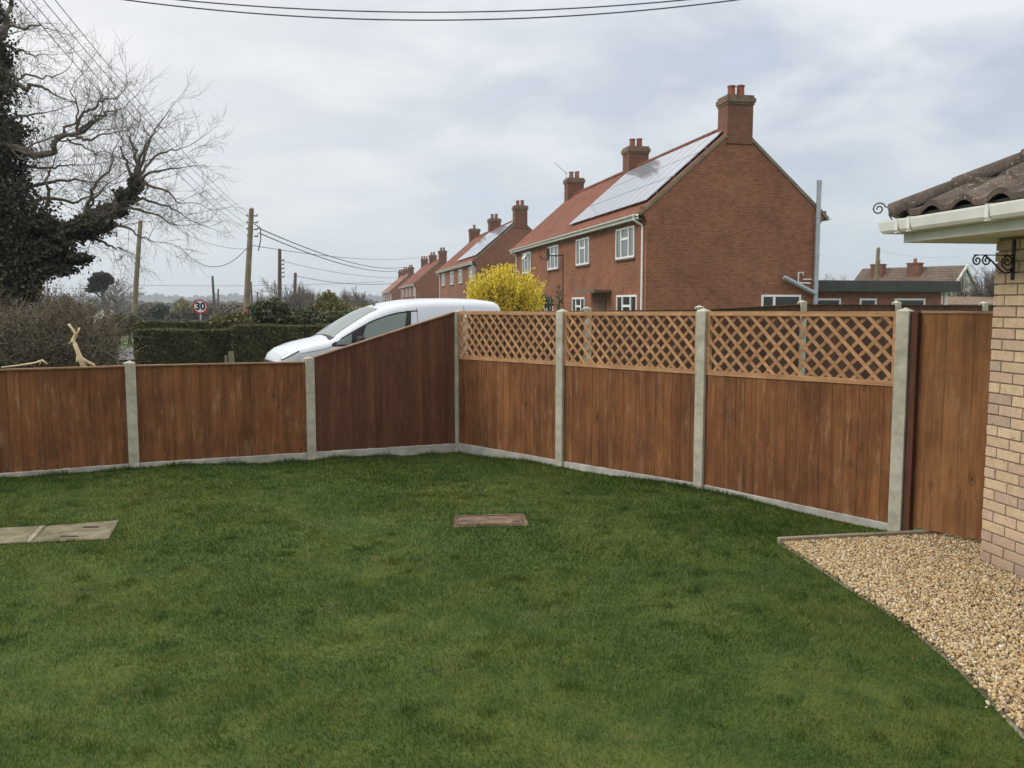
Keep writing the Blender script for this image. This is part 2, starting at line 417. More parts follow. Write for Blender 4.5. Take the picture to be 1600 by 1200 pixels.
def buff():
    m, t, p = newmat('buff_bricks')
    o = t.new('ShaderNodeTexCoord').outputs['Object']
    a = t.new('ShaderNodeAttribute', attribute_name='rnd').outputs['Fac']
    r = t.new('ShaderNodeValToRGB', i_0=a); e = r.color_ramp.elements
    e[0].position = 0; e[0].color = (.60, .45, .285, 1); e[1].position = 1; e[1].color = (.46, .31, .215, 1)
    for q, c in ((.25, (.66, .50, .32, 1)), (.45, (.57, .42, .27, 1)), (.62, (.62, .45, .31, 1)), (.78, (.54, .38, .27, 1)), (.95, (.42, .32, .25, 1))):
        x = e.new(q); x.color = c
    n = t.noise(o, 14, 8, .7); n2 = t.noise(o, 90, 3, .6); n3 = t.noise(o, 45, 2, .5)
    col = t.mix(t.math('MULTIPLY', t.remap(n, .4, .7), .45), r.outputs[0], (.26, .18, .12))
    col = t.mix(t.math('MULTIPLY', t.remap(n2, .5, .7), .3), col, (.68, .56, .40))
    col = t.mix(t.remap(n3, .70, .74), col, (.10, .07, .05))
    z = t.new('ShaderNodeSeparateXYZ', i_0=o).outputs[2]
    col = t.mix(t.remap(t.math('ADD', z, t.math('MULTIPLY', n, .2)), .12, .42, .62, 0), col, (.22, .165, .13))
    t.put(p.inputs['Base Color'], col); p.inputs['Roughness'].default_value = .95
    bump(t, p, t.math('ADD', n, t.math('MULTIPLY', n2, .5)), .006, .8)
    return m
M['buff'] = buff()
M['mortar'] = plain('grey_mortar', (.36, .30, .235), .95, .25, 12, bd=.003)
def stones():
    m, t, p = newmat('gravel_stones')
    a = t.new('ShaderNodeAttribute', attribute_name='rnd').outputs['Fac']
    r = t.new('ShaderNodeValToRGB', i_0=a); e = r.color_ramp.elements
    e[0].position = 0; e[0].color = (.56, .42, .22, 1); e[1].position = 1; e[1].color = (.24, .20, .16, 1)
    for q, c in ((.2, (.66, .52, .30, 1)), (.4, (.40, .26, .12, 1)), (.55, (.70, .60, .40, 1)), (.68, (.34, .20, .09, 1)), (.8, (.52, .38, .19, 1)), (.87, (.80, .77, .66, 1)), (.93, (.20, .13, .08, 1))):
        x = e.new(q); x.color = c
    o = t.new('ShaderNodeTexCoord').outputs['Object']
    col = t.mix(t.math('MULTIPLY', t.noise(o, 120, 3), .35), r.outputs[0], (.2, .13, .08))
    t.put(p.inputs['Base Color'], col); p.inputs['Roughness'].default_value = .75
    return m
M['stones'] = stones()
M['gravelbed'] = plain('gravel_bed', (.16, .105, .06), .95, .4, 20, bd=.01)
def lawncol(t, pos):
    n1 = t.noise(pos, .85, 5, .6, .3); n2 = t.noise(pos, 3.2, 5, .65, .4); n3 = t.noise(pos, .45, 3, .5)
    col = t.mix(t.remap(n1, .40, .60), (.050, .095, .017), (.086, .126, .024))
    col = t.mix(t.math('MULTIPLY', t.remap(n2, .48, .66), .7), col, (.030, .078, .015))
    col = t.mix(t.math('MULTIPLY', t.remap(n3, .52, .72), .5), col, (.105, .135, .022))
    n5 = t.noise(pos, 7.5, 4, .6, .5)
    col = t.mix(t.math('MULTIPLY', t.remap(n5, .50, .68), .45), col, (.026, .066, .013))
    col = t.mix(t.math('MULTIPLY', t.remap(n5, .45, .30), .35), col, (.12, .155, .04))
    n4 = t.noise(pos, 1.6, 6, .7, .5)
    col = t.mix(t.math('MULTIPLY', t.remap(n4, .58, .72), .55), col, (.135, .125, .045))
    return col
def grassmat(blade=True):
    m, t, p = newmat('grass_blades' if blade else 'lawn_turf')
    pos = t.new('ShaderNodeNewGeometry').outputs['Position']
    col = lawncol(t, pos)
    if blade:
        a = t.new('ShaderNodeAttribute', attribute_name='rnd').outputs['Fac']
        col = t.mix(1.0, col, t.mix(a, (.72, .75, .7), (1.35, 1.25, 1.2)), 'MULTIPLY')
        col = t.mix(t.remap(a, .965, .97), col, (.26, .21, .10))
        p.inputs['Roughness'].default_value = .6
        tr = t.new('ShaderNodeBsdfTranslucent'); t.put(tr.inputs[0], col); mx = t.new('ShaderNodeMixShader'); mx.inputs[0].default_value = .3
        t.l.new(p.outputs[0], mx.inputs[1]); t.l.new(tr.outputs[0], mx.inputs[2])
        t.l.new(mx.outputs[0], [x for x in t.n if x.type == 'OUTPUT_MATERIAL'][0].inputs[0])
    else:
        col = t.mix(.25, col, (.05, .04, .02)); p.inputs['Roughness'].default_value = .95
        bump(t, p, t.noise(pos, 60, 4), .02)
    p.inputs['Specular IOR Level'].default_value = .15
    t.put(p.inputs['Base Color'], col)
    return m
M['blade'] = grassmat(True); M['turf'] = grassmat(False)
def terrainmat():
    m, t, p = newmat('fields_and_verges')
    pos = t.new('ShaderNodeNewGeometry').outputs['Position']
    ns = t.noise(pos, 1.5, 6, .65)
    near = t.mix(t.remap(ns, .35, .65), (.05, .085, .018), (.10, .13, .035))
    vo = t.new('ShaderNodeTexVoronoi', i_Vector=t.scale(pos, (1, 1.6, 0))); vo.inputs['Scale'].default_value = .0042
    k = t.new('ShaderNodeSeparateColor', i_0=vo.outputs['Color']).outputs[0]
    field = t.mix(t.remap(k, .3, .35), (.12, .11, .065), (.19, .15, .105)); field = t.mix(t.remap(k, .72, .74), field, (.12, .12, .06))
    field = t.mix(t.math('MULTIPLY', t.noise(pos, .03, 5), .4), field, (.12, .10, .07))
    ln = t.new('ShaderNodeVectorMath', operation='LENGTH'); t.put(ln.inputs[0], pos)
    t.put(p.inputs['Base Color'], t.mix(t.remap(ln.outputs['Value'], 60, 140), near, field))
    p.inputs['Roughness'].default_value = .95
    bump(t, p, t.noise(pos, 12, 5), .03)
    return m
M['terrain'] = terrainmat()

rng = np.random.default_rng(7); random.seed(11)

# ------------------------------------------------------------------ fence layout
CX, CY = -.712, 11.3
TS = Vector((1.273, -1.452, 0))        # trellis run step
LS = Vector((-1.696, -.946, 0))        # low run step
C0 = Vector((CX, CY, 0))
def zof(px, py, P):                     # height of the picture point above plan point P
    d = ray(px, py); return EYE+d.z*(P.y/d.y)
TP = [C0+TS*i*1.008 for i in range(4)]; LP = [C0+LS*i*1.016 for i in range(7)]
TG = [zof(715, 706, TP[0]), zof(877, 729, TP[1]), zof(1092, 762, TP[2]), zof(1403, 832, TP[3])]
LG = [TG[0], zof(486, 718, LP[1]), zof(211, 731, LP[2])]+[.075]*4
CTRL = [(p.x, p.y, g) for p, g in zip(TP, TG)]+[(p.x, p.y, g) for p, g in zip(LP, LG)]
CTRL += [(0, 7.5, 0.0), (-5, 7, .02), (2.9, 6.2, 0), (3.3, 5, 0), (0, 4, 0), (-4, 4, 0), (3, 3, 0), (0, 0, 0), (-5, 0, 0), (5, 0, 0), (1.2, 6.5, .01), (-2.5, 8.3, .01), (2.3, 6.6, .0)]
CA = np.array(CTRL)
def H(x, y):
    x = np.asarray(x, float); y = np.asarray(y, float)
    d2 = (x[..., None]-CA[:, 0])**2+(y[..., None]-CA[:, 1])**2+.25
    wt = d2**-1.6
    return (wt*CA[:, 2]).sum(-1)/wt.sum(-1)
print('ground at posts', TG, LG)

# ------------------------------------------------------------------ terrain
def terrain():
    rad = [0, 6, 12, 20, 30, 45, 60, 80, 110, 150, 210, 300, 420, 560, 700, 850, 1000, 1200, 1450, 1700, 2000, 2600, 3400]
    na = 96; V = []; Fs = []
    for i, r in enumerate(rad):
        for k in range(na):
            a = 2*math.pi*k/na; x, y = r*math.sin(a), r*math.cos(a)
            V.append((x, y, TZ(x, y)))
    b = MB()
    fs = [(i*na+k, i*na+(k+1) % na, (i+1)*na+(k+1) % na, (i+1)*na+k) for i in range(len(rad)-1) for k in range(na)]
    b.add(V, [f[::-1] for f in fs])
    o = b.build('ground', M['terrain'], smooth=True); tag(o, kind='structure')
def TZ(x, y):
    r = math.hypot(x, y)
    z = -.16
    if r > 60: z -= min(1, (r-60)/200)*4.6
    if r > 500:
        f = min(1, (r-500)/900); f = f*f*(3-2*f)
        a = math.atan2(x, y)
        z += f*(11.5+2.6*math.sin(a*5+1.2)+1.6*math.sin(a*13+.5))
    return z
terrain()

# ------------------------------------------------------------------ lawn, gravel
G_EDGE = [(1218, 849), (1262, 875), (1310, 908), (1350, 934), (1395, 962), (1440, 995), (1490, 1036), (1540, 1085), (1600, 1148), (1680, 1240)]
edge_pts = [gr(*p) for p in G_EDGE]
WALL_C = Vector((3.345, 6.03, 0)); WD = Vector((.156, -.988, 0)); WN = Vector((-.988, -.156, 0))
def in_poly(x, y, poly):
    ins = np.zeros(x.shape, bool); n = len(poly); j = n-1
    for i in range(n):
        xi, yi = poly[i][:2]; xj, yj = poly[j][:2]
        c = ((yi > y) != (yj > y)) & (x < (xj-xi)*(y-yi)/((yj-yi) or 1e-9)+xi)
        ins ^= c; j = i
    return ins
end_edge = gr(1468, 836)
gate_end = C0+TS*3.52
wall_far = WALL_C+WD*7
gravel_poly = [(p.x, p.y) for p in edge_pts]+[(edge_pts[-1].x+.5, edge_pts[-1].y-1.2), (wall_far.x, wall_far.y), (WALL_C.x+.3, WALL_C.y), (gate_end.x+.35, gate_end.y+.1), (gate_end.x-.05, gate_end.y+.38), (end_edge.x, end_edge.y+.02)]
lawn_poly = [(LP[6].x, LP[6].y), (C0.x, C0.y), (TP[3].x, TP[3].y), (4.4, 5.7), (5.5, -3), (-9, -3)]
def sheet(name, poly, mat, dz, cell, kind='structure', label=None):
    bm = bmesh.new(); vs = [bm.verts.new((x, y, 0)) for x, y in poly]
    f = bm.faces.new(vs); bmesh.ops.triangulate(bm, faces=[f])
    for _ in range(9):
        es = [e for e in bm.edges if e.calc_length() > cell]
        if not es: break
        bmesh.ops.subdivide_edges(bm, edges=es, cuts=1); bmesh.ops.triangulate(bm, faces=bm.faces)
    for v in bm.verts: v.co.z = float(H(v.co.x, v.co.y))+dz
    bmesh.ops.recalc_face_normals(bm, faces=bm.faces)
    if sum(f.normal.z for f in bm.faces) < 0: bmesh.ops.reverse_faces(bm, faces=bm.faces)
    me = bpy.data.meshes.new(name); bm.to_mesh(me); bm.free(); me.materials.append(mat)
    o = bpy.data.objects.new(name, me); COL.objects.link(o); tag(o, label, None, None, kind)
    for p in me.polygons: p.use_smooth = True
    return o
sheet('lawn', lawn_poly, M['turf'], 0, .35)
sheet('gravel_path', gravel_poly, M['gravelbed'], .006, .35)

# slabs and cover footprints
slabA = [gr(72, 827), gr(186, 818), gr(170, 847), gr(48, 853)]
slabB = [gr(-60, 833), gr(62, 828), gr(40, 853), gr(-90, 862)]
strip = [gr(62, 828), gr(72, 827), gr(48, 853), gr(40, 853)]
cover = [gr(706, 806), gr(822, 803), gr(827, 822), gr(708, 825)]
def grow(poly, k):
    c = sum((Vector(p) for p in poly), Vector())/len(poly)
    return [c+(Vector(p)-c)*k for p in poly]

# grass blades
def make_grass():
    Vs = []; Rn = []
    bands = [(2.6, 4.2, 17000, .0019, .022), (4.2, 6.0, 11000, .0026, .024), (6.0, 8.4, 6600, .0038, .027), (8.4, 12.2, 3800, .0060, .031)]
    for y0, y1, dens, wd, ht in bands:
        x0, x1 = -.66*y1-.5, .62*y1+.4
        n = int((x1-x0)*(y1-y0)*dens)
        x = rng.uniform(x0, x1, n); y = rng.uniform(y0, y1, n)
        k = (x > -.64*y-.5) & (x < .62*y+.3)
        x, y = x[k], y[k]
        k = in_poly(x, y, lawn_poly) & ~in_poly(x, y, gravel_poly)
        for q, g in ((slabA, .985), (slabB, .985), (strip, 1.0), (cover, .93)):
            k &= ~in_poly(x, y, [(p.x, p.y) for p in grow(q, g)])
        x, y = x[k], y[k]; n = len(x)
        # clumpiness
        cl = np.sin(x*7.1+np.sin(y*5.3)*1.7)*np.sin(y*8.7+np.sin(x*4.1)*2.1)
        cl2 = np.sin(x*2.3+1.3*np.sin(y*1.9))*np.sin(y*3.1+x)
        h = ht*(.55+.75*rng.random(n))*(1+.20*cl+.18*cl2)
        z = H(x, y)-.004
        a = rng.uniform(0, 2*np.pi, n); ln = rng.uniform(.15, .95, n)
        la = rng.uniform(0, 2*np.pi, n)*.5+np.sin(x*1.3+y*.7)*2
        dx, dy = np.cos(a)*wd*(.7+.6*rng.random(n)), np.sin(a)*wd*(.7+.6*rng.random(n))
        tx, ty = np.cos(la)*h*ln, np.sin(la)*h*ln
        zt = z+h*np.sqrt(np.maximum(.12, 1-ln**2*.8))
        P = np.stack([np.stack([x-dx, y-dy, z], 1), np.stack([x+dx, y+dy, z], 1), np.stack([x+tx, y+ty, zt], 1)], 1)
        Vs.append(P.reshape(-1, 3)); Rn.append(rng.random(n))
    # longer fringe against the boards, the slabs and the gravel edge
    def fringe(pts, dens, ht, wd, spread):
        P = []; 
        for a, b in zip(pts[:-1], pts[1:]):
            a = Vector(a); b = Vector(b); L = (b-a).length; m = int(L*dens)
            t = rng.random(m); sx = rng.normal(0, spread, m); d = (b-a)/L
            x = a.x+(b.x-a.x)*t-d.y*sx; y = a.y+(b.y-a.y)*t+d.x*sx
            P.append(np.stack([x, y], 1))
        P = np.concatenate(P); x, y = P[:, 0], P[:, 1]; n = len(x)
        h = ht*(.4+rng.random(n)*.9)*(1+.5*np.sin(x*9+y*5)); a = rng.uniform(0, 2*np.pi, n); ln = rng.uniform(.1, .7, n); la = rng.uniform(0, 2*np.pi, n)
        z = H(x, y)-.01; dx, dy = np.cos(a)*wd, np.sin(a)*wd
        Q = np.stack([np.stack([x-dx, y-dy, z], 1), np.stack([x+dx, y+dy, z], 1), np.stack([x+np.cos(la)*h*ln, y+np.sin(la)*h*ln, z+h], 1)], 1)
        Vs.append(Q.reshape(-1, 3)); Rn.append(rng.random(n)*.6)
    nT = Vector((-.75, -.66, 0))*.07; nL = Vector((.485, -.87, 0))*.07
    fringe([TP[0]+nT, TP[3]+nT], 800, .040, .0035, .035)
    fringe([LP[0]+nL, LP[4]+nL], 900, .045, .0042, .035)
    e2 = [p+Vector((-.012, -.004, 0)) for p in edge_pts]
    fringe(e2, 900, .022, .002, .022)
    for q in (slabA, slabB, cover): fringe(list(q)+[q[0]], 700, .03, .0026, .012)
    # scattered coarser tufts
    m = 420; cx = rng.uniform(-6, 4, m); cy = 2.7+8*rng.random(m)**1.2; nb = 46
    x = (cx[:, None]+rng.normal(0, .035, (m, nb))).ravel(); y = (cy[:, None]+rng.normal(0, .035, (m, nb))).ravel()
    k = in_poly(x, y, lawn_poly) & ~in_poly(x, y, gravel_poly)
    for q in (slabA, slabB, strip, cover): k &= ~in_poly(x, y, [(p.x, p.y) for p in grow(q, 1.05)])
    x, y = x[k], y[k]; n = len(x); h = rng.uniform(.022, .046, n); a = rng.uniform(0, 2*np.pi, n); la = rng.uniform(0, 2*np.pi, n); ln = rng.uniform(.2, .9, n)
    z = H(x, y); wd = .0011+.00042*y; dx, dy = np.cos(a)*wd, np.sin(a)*wd
    Vs.append(np.stack([np.stack([x-dx, y-dy, z], 1), np.stack([x+dx, y+dy, z], 1), np.stack([x+np.cos(la)*h*ln, y+np.sin(la)*h*ln, z+h], 1)], 1).reshape(-1, 3)); Rn.append(rng.random(n)*.9)
    o = np_mesh('lawn_grass', np.concatenate(Vs), 3, M['blade'], rnd=np.concatenate(Rn))
    tag(o, 'short mown green grass of the lawn inside the fences', 'grass', kind='stuff')
make_grass()

# gravel stones
def make_gravel():
    bm = bmesh.new(); bmesh.ops.create_icosphere(bm, subdivisions=1, radius=1); bm.verts.ensure_lookup_table()
    base = np.array([v.co[:] for v in bm.verts]); fc = np.array([[v.index for v in f.verts] for f in bm.faces]); bm.free()
    base = base*1.0; nv = len(base)
    xs = [p[0] for p in gravel_poly]; ys = [p[1] for p in gravel_poly]
    n = 75000
    x = rng.uniform(min(xs), 4.0, n); y = rng.uniform(2.6, max(ys), n)
    k = in_poly(x, y, [(q[0], q[1]) for q in gravel_poly]) & (x < .64*y+.3)
    rel = (x-WALL_C.x)*WD.y-(y-WALL_C.y)*WD.x   # side of the bungalow wall
    x, y = x[k], y[k]
    m = 45; qq = rng.random(m)*(len(edge_pts)-2); qi = qq.astype(int); ex = np.array([p.x for p in edge_pts]); ey = np.array([p.y for p in edge_pts])
    x = np.append(x, ex[qi]+(ex[qi+1]-ex[qi])*(qq-qi)-np.abs(rng.normal(0, .028, m))); y = np.append(y, ey[qi]+(ey[qi+1]-ey[qi])*(qq-qi)+rng.normal(0, .02, m)); n = len(x)
    s = rng.uniform(.0055, .0145, n)*rng.uniform(.8, 1.2, n); z = H(x, y)+.006+rng.random(n)*.020
    # random rotation matrices
    q = rng.normal(size=(n, 4)); q /= np.linalg.norm(q, axis=1)[:, None]
    a, b, c, d = q.T
    Rm = np.stack([1-2*(c*c+d*d), 2*(b*c-a*d), 2*(b*d+a*c), 2*(b*c+a*d), 1-2*(b*b+d*d), 2*(c*d-a*b), 2*(b*d-a*c), 2*(c*d+a*b), 1-2*(b*b+c*c)], 1).reshape(n, 3, 3)
    sc = np.stack([np.ones(n), rng.uniform(.6, .95, n), rng.uniform(.3, .7, n)], 1)*s[:, None]
    L = base[None]*(1+.22*rng.normal(size=(n, nv, 1)))*sc[:, None, :]
    V = np.einsum('nij,nkj->nki', Rm, L)+np.stack([x, y, z], 1)[:, None, :]
    faces = (fc[None]+(np.arange(n)*nv)[:, None, None]).reshape(-1, 3)
    o = np_mesh('gravel', V.reshape(-1, 3), 3, M['stones'], faces=faces, rnd=np.repeat(rng.random(n), len(fc)))
    tag(o, 'loose golden gravel chippings beside the pale brick wall', 'gravel', kind='stuff')
    print('stones', n)
make_gravel()

# edging strips
b = MB(); eA = gr(1216, 850); eB = gr(1470, 835)
eA.z = float(H(eA.x, eA.y)); eB.z = float(H(eB.x, eB.y))
b.beam(eA+Vector((0, 0, .005)), (eA+eB)/2+Vector((0, 0, .006)), .05, .09, r=.4); b.beam((eA+eB)/2+Vector((.003, 0, .004)), eB+Vector((0, 0, .004)), .05, .09, r=.6)
tag(b.build('edging_kerb', M['edging'], bevel=.006), 'straight pale concrete edging strip running to the foot of the gate', 'edging')
b = MB()
P = [p.copy() for p in edge_pts]
rows = []
for i, p in enumerate(P):
    d = (P[min(i+1, len(P)-1)]-P[max(i-1, 0)]).normalized(); nrm = Vector((d.y, -d.x, 0)); z = float(H(p.x, p.y))
    rows.append([Vector((p.x, p.y, z+zz))+nrm*s for s, zz in ((-.022, -.05), (-.022, .004), (.022, .004), (.022, -.05))])
b.grid(rows); tag(b.build('lawn_edging', M['edging']), 'low curved edging strip between the lawn and the gravel', 'edging')

def slab(name, quad, th, mat, label, cat, group=None, parts=None):
    c = sum((p for p in quad), Vector())/4; z = float(H(c.x, c.y))
    t = thing(name, label, cat, (c.x, c.y, z), 0, group)
    b = MB(); q = [(p.x-c.x, p.y-c.y) for p in quad]
    b.prism(q, -.05, th); o = b.build('slab', mat, t, bevel=.006, fix=True)
    return t, q
t1, q = slab('paving_slab', slabA, .012, M['slab'], 'larger whole concrete slab let into the lawn, dark patch at its far edge', 'slab')
b = MB(); b.prism([(.0, .10), (.12, .115), (.11, .15), (.0, .14)], .013, .017); b.prism([(-.05, -.16), (.10, -.17), (.07, -.145), (-.03, -.14)], .013, .016)
b.build('lifting_socket', M['iron'], t1)
slab('paving_slab', slabB, .012, M['slab'], 'left concrete slab in the lawn, cut by the picture edge', 'slab')
slab('slab_divider', strip, .016, M['edging'], 'narrow pale strip between the two concrete slabs in the lawn', 'slab')
t2, q = slab('inspection_cover', cover, .006, M['coverstone'], 'brown rusty inspection cover sunk in the middle of the lawn', 'cover')
b = MB(); g2 = [(x*.86, y*.72) for x, y in q]
for i in range(4):
    a = Vector((*g2[i], .008)); c = Vector((*g2[(i+1) % 4], .008)); b.beam(a, c, .012, .006)
b.build('rim', plain('rusty_rim', (.085, .055, .04), .9, .3, 20), t2)
b = MB(); b.box(-.26, -.19, -.05, -.02, .006, .009); b.build('lifting_socket', M['iron'], t2)
b = MB(); b.box(.19, .25, -.06, -.03, .006, .009); b.build('lifting_socket', M['iron'], t2)

# ------------------------------------------------------------------ garden fences
def post(P, g, top, label, group, rz, size=.105, name='concrete_post'):
    t = thing(name, label, 'fence post', (P.x, P.y, g), rz, group)
    b = MB(); s = size/2; h = top-g
    # slotted H section: two slots on the sides
    sec = [(-s, -s), (s, -s), (s, -s*.30), (s*.55, -s*.30), (s*.55, s*.30), (s, s*.30), (s, s), (-s, s), (-s, s*.30), (-s*.55, s*.30), (-s*.55, -s*.30), (-s, -s*.30)]
    b.prism(sec, -.25, h-.03); b.build('shaft', M['post'], t, bevel=.004)
    c = MB(); V = [(-s, -s, h-.03), (s, -s, h-.03), (s, s, h-.03), (-s, s, h-.03), (-s, -s, h-.018), (s, -s, h-.018), (s, s, h-.018), (-s, s, h-.018), (0, 0, h+.012)]
    c.add(V, [(0, 1, 5, 4), (1, 2, 6, 5), (2, 3, 7, 6), (3, 0, 4, 7), (4, 5, 8), (5, 6, 8), (6, 7, 8), (7, 4, 8), (0, 3, 2, 1)]); c.build('cap', M['post'], t)
    return t
def panel(A, Bp, z0a, z0b, z1a, z1b, mat, label, seed, group, face=-1, nb=None, cap=True, name='fence_panel', capmat=None):
    """boards from A to Bp, bottom heights z0a/z0b, top z1a/z1b; board face on local -y"""
    rg = random.Random(seed); d = Bp-A; L = d.length; rz = math.atan2(d.y, d.x)
    t = thing(name, label, 'fence panel', (A.x, A.y, 0), rz, group)
    n = nb or int(round(L/.112)); b = MB(); xs = [i*L/n for i in range(n+1)]
    for i in range(n): 
        if 0 < i < n: xs[i] += rg.uniform(-.014, .014)
    for i in range(n):
        x0, x1 = xs[i], min(L, xs[i+1]+.014); f0, f1 = x0/L, x1/L
        lo0 = z0a+(z0b-z0a)*f0+rg.uniform(-.003, .003); lo1 = z0a+(z0b-z0a)*f1
        hi0 = z1a+(z1b-z1a)*f0; hi1 = z1a+(z1b-z1a)*f1; lo1 = lo0+(z0b-z0a)*(f1-f0)
        y0, y1 = face*.0105, face*.0140           # thin edge tucked under, thick edge proud
        yb = face*.0
        if face > 0: y0, y1, = y0, y1
        vs = [(x0, y0-.0, lo0), (x1, y1, lo1), (x0, yb, lo0), (x1, yb, lo1), (x0, y0, hi0), (x1, y1, hi1), (x0, yb, hi0), (x1, yb, hi1)]
        b.hexa(vs, rg.random())
    b.build('boards', mat, t, fix=True)
    if cap:
        c = MB(); c.hexa([(0, -.030, z1a), (L, -.030, z1b), (0, .032, z1a), (L, .032, z1b), (0, -.030, z1a+.016), (L, -.030, z1b+.016), (0, .032, z1a+.016), (L, .032, z1b+.016)], .5)
        c.build('capping_rail', capmat or M['cap'], t, fix=True)
    for k, f in enumerate((.12, .5, .88)):
        r_ = MB()
        za = z0a+(z1a-z0a)*f; zb = z0b+(z1b-z0b)*f; y0, y1 = (.001, .04) if face < 0 else (-.04, -.001)
        r_.hexa([(0, y0, za-.03), (L, y0, zb-.03), (0, y1, za-.03), (L, y1, zb-.03), (0, y0, za+.03), (L, y0, zb+.03), (0, y1, za+.03), (L, y1, zb+.03)], k*.3)
        r_.build('rear_rail', mat, t, fix=True)
    return t
def gboard(A, Bp, za, zb, ga, gb, label, group):
    d = Bp-A; L = d.length; t = thing('gravel_board', label, 'gravel board', (A.x, A.y, 0), math.atan2(d.y, d.x), group)
    b = MB(); n = 26
    rows = []
    for i in range(n+1):
        f = i/n; x = f*L; z1 = za+(zb-za)*f-.003; z0 = min(ga, gb)-.2
        rows.append([(x, -.024, z0), (x, -.024, z1-.006), (x, -.018, z1), (x, .018, z1), (x, .024, z1-.006), (x, .024, z0)])
    b.grid(rows); b.add([p for p in rows[0]], [(0, 1, 2, 3, 4, 5)]); b.add([p for p in rows[-1]], [(5, 4, 3, 2, 1, 0)])
    b.build('board', M['gravelboard'], t, fix=True)
tdir = TS.normalized(); ldir = LS.normalized(); rzT = math.atan2(TS.y, TS.x); rzL = math.atan2(-LS.y, -LS.x)
# post tops and bases
T_TOP = [zof(715, 484, TP[0]), zof(877, 483, TP[1]), zof(1097, 482, TP[2]), zof(1414, 481, TP[3])]
TB = [zof(720, 692, TP[0]), zof(877, 719, TP[1]), zof(1092, 755, TP[2]), zof(1400, 819, TP[3])]
TB[0] = .5*(TB[0])+.5*.03
LB = [zof(712, 692, LP[0]), zof(486, 706, LP[1]), zof(211, 723, LP[2])]+[zof(211, 723, LP[2])+.01]*4
L_TOPP = [0, zof(483, 559, LP[1]), zof(206, 566, LP[2])]+[zof(206, 566, LP[2])]*4
LT = [0, zof(483, 565, LP[1]), zof(206, 571, LP[2])]+[zof(206, 571, LP[2])]*4
print('tops', T_TOP, TB, LB, L_TOPP, LT)
pl = ['square concrete corner post where the sloping panel meets the trellis', 'concrete post between the first and second trellis panels from the corner',
      'concrete post between the second and third trellis panels from the corner', 'thick concrete post beside the timber gate']
for i in range(4): post(TP[i], TG[i], T_TOP[i]-.008, pl[i], 'concrete fence posts', rzT if i else rzT-.2)
ll = ['', 'low concrete post at the bottom of the sloping panel', 'low concrete post in front of the clipped hedge end', 'low concrete post off to the left', 'low concrete post further left', 'low concrete post near the left end', 'low concrete post at the left end']
for i in (1, 2): post(LP[i], LG[i], L_TOPP[i]+.01, ll[i], 'concrete fence posts', rzL)
post(LP[3], LG[3], L_TOPP[3]+.01, ll[3], 'concrete fence posts', rzL)
hp = .045
def seg(A, Bp): d = (Bp-A).normalized(); return A+d*hp, Bp-d*hp
tl = ['lower boards of the trellis panel next to the corner post', 'lower boards of the middle trellis panel', 'lower boards of the trellis panel next to the gate post']
gl_ = ['gravel board under the trellis panel next to the corner post', 'gravel board under the middle trellis panel', 'gravel board under the trellis panel next to the gate post']
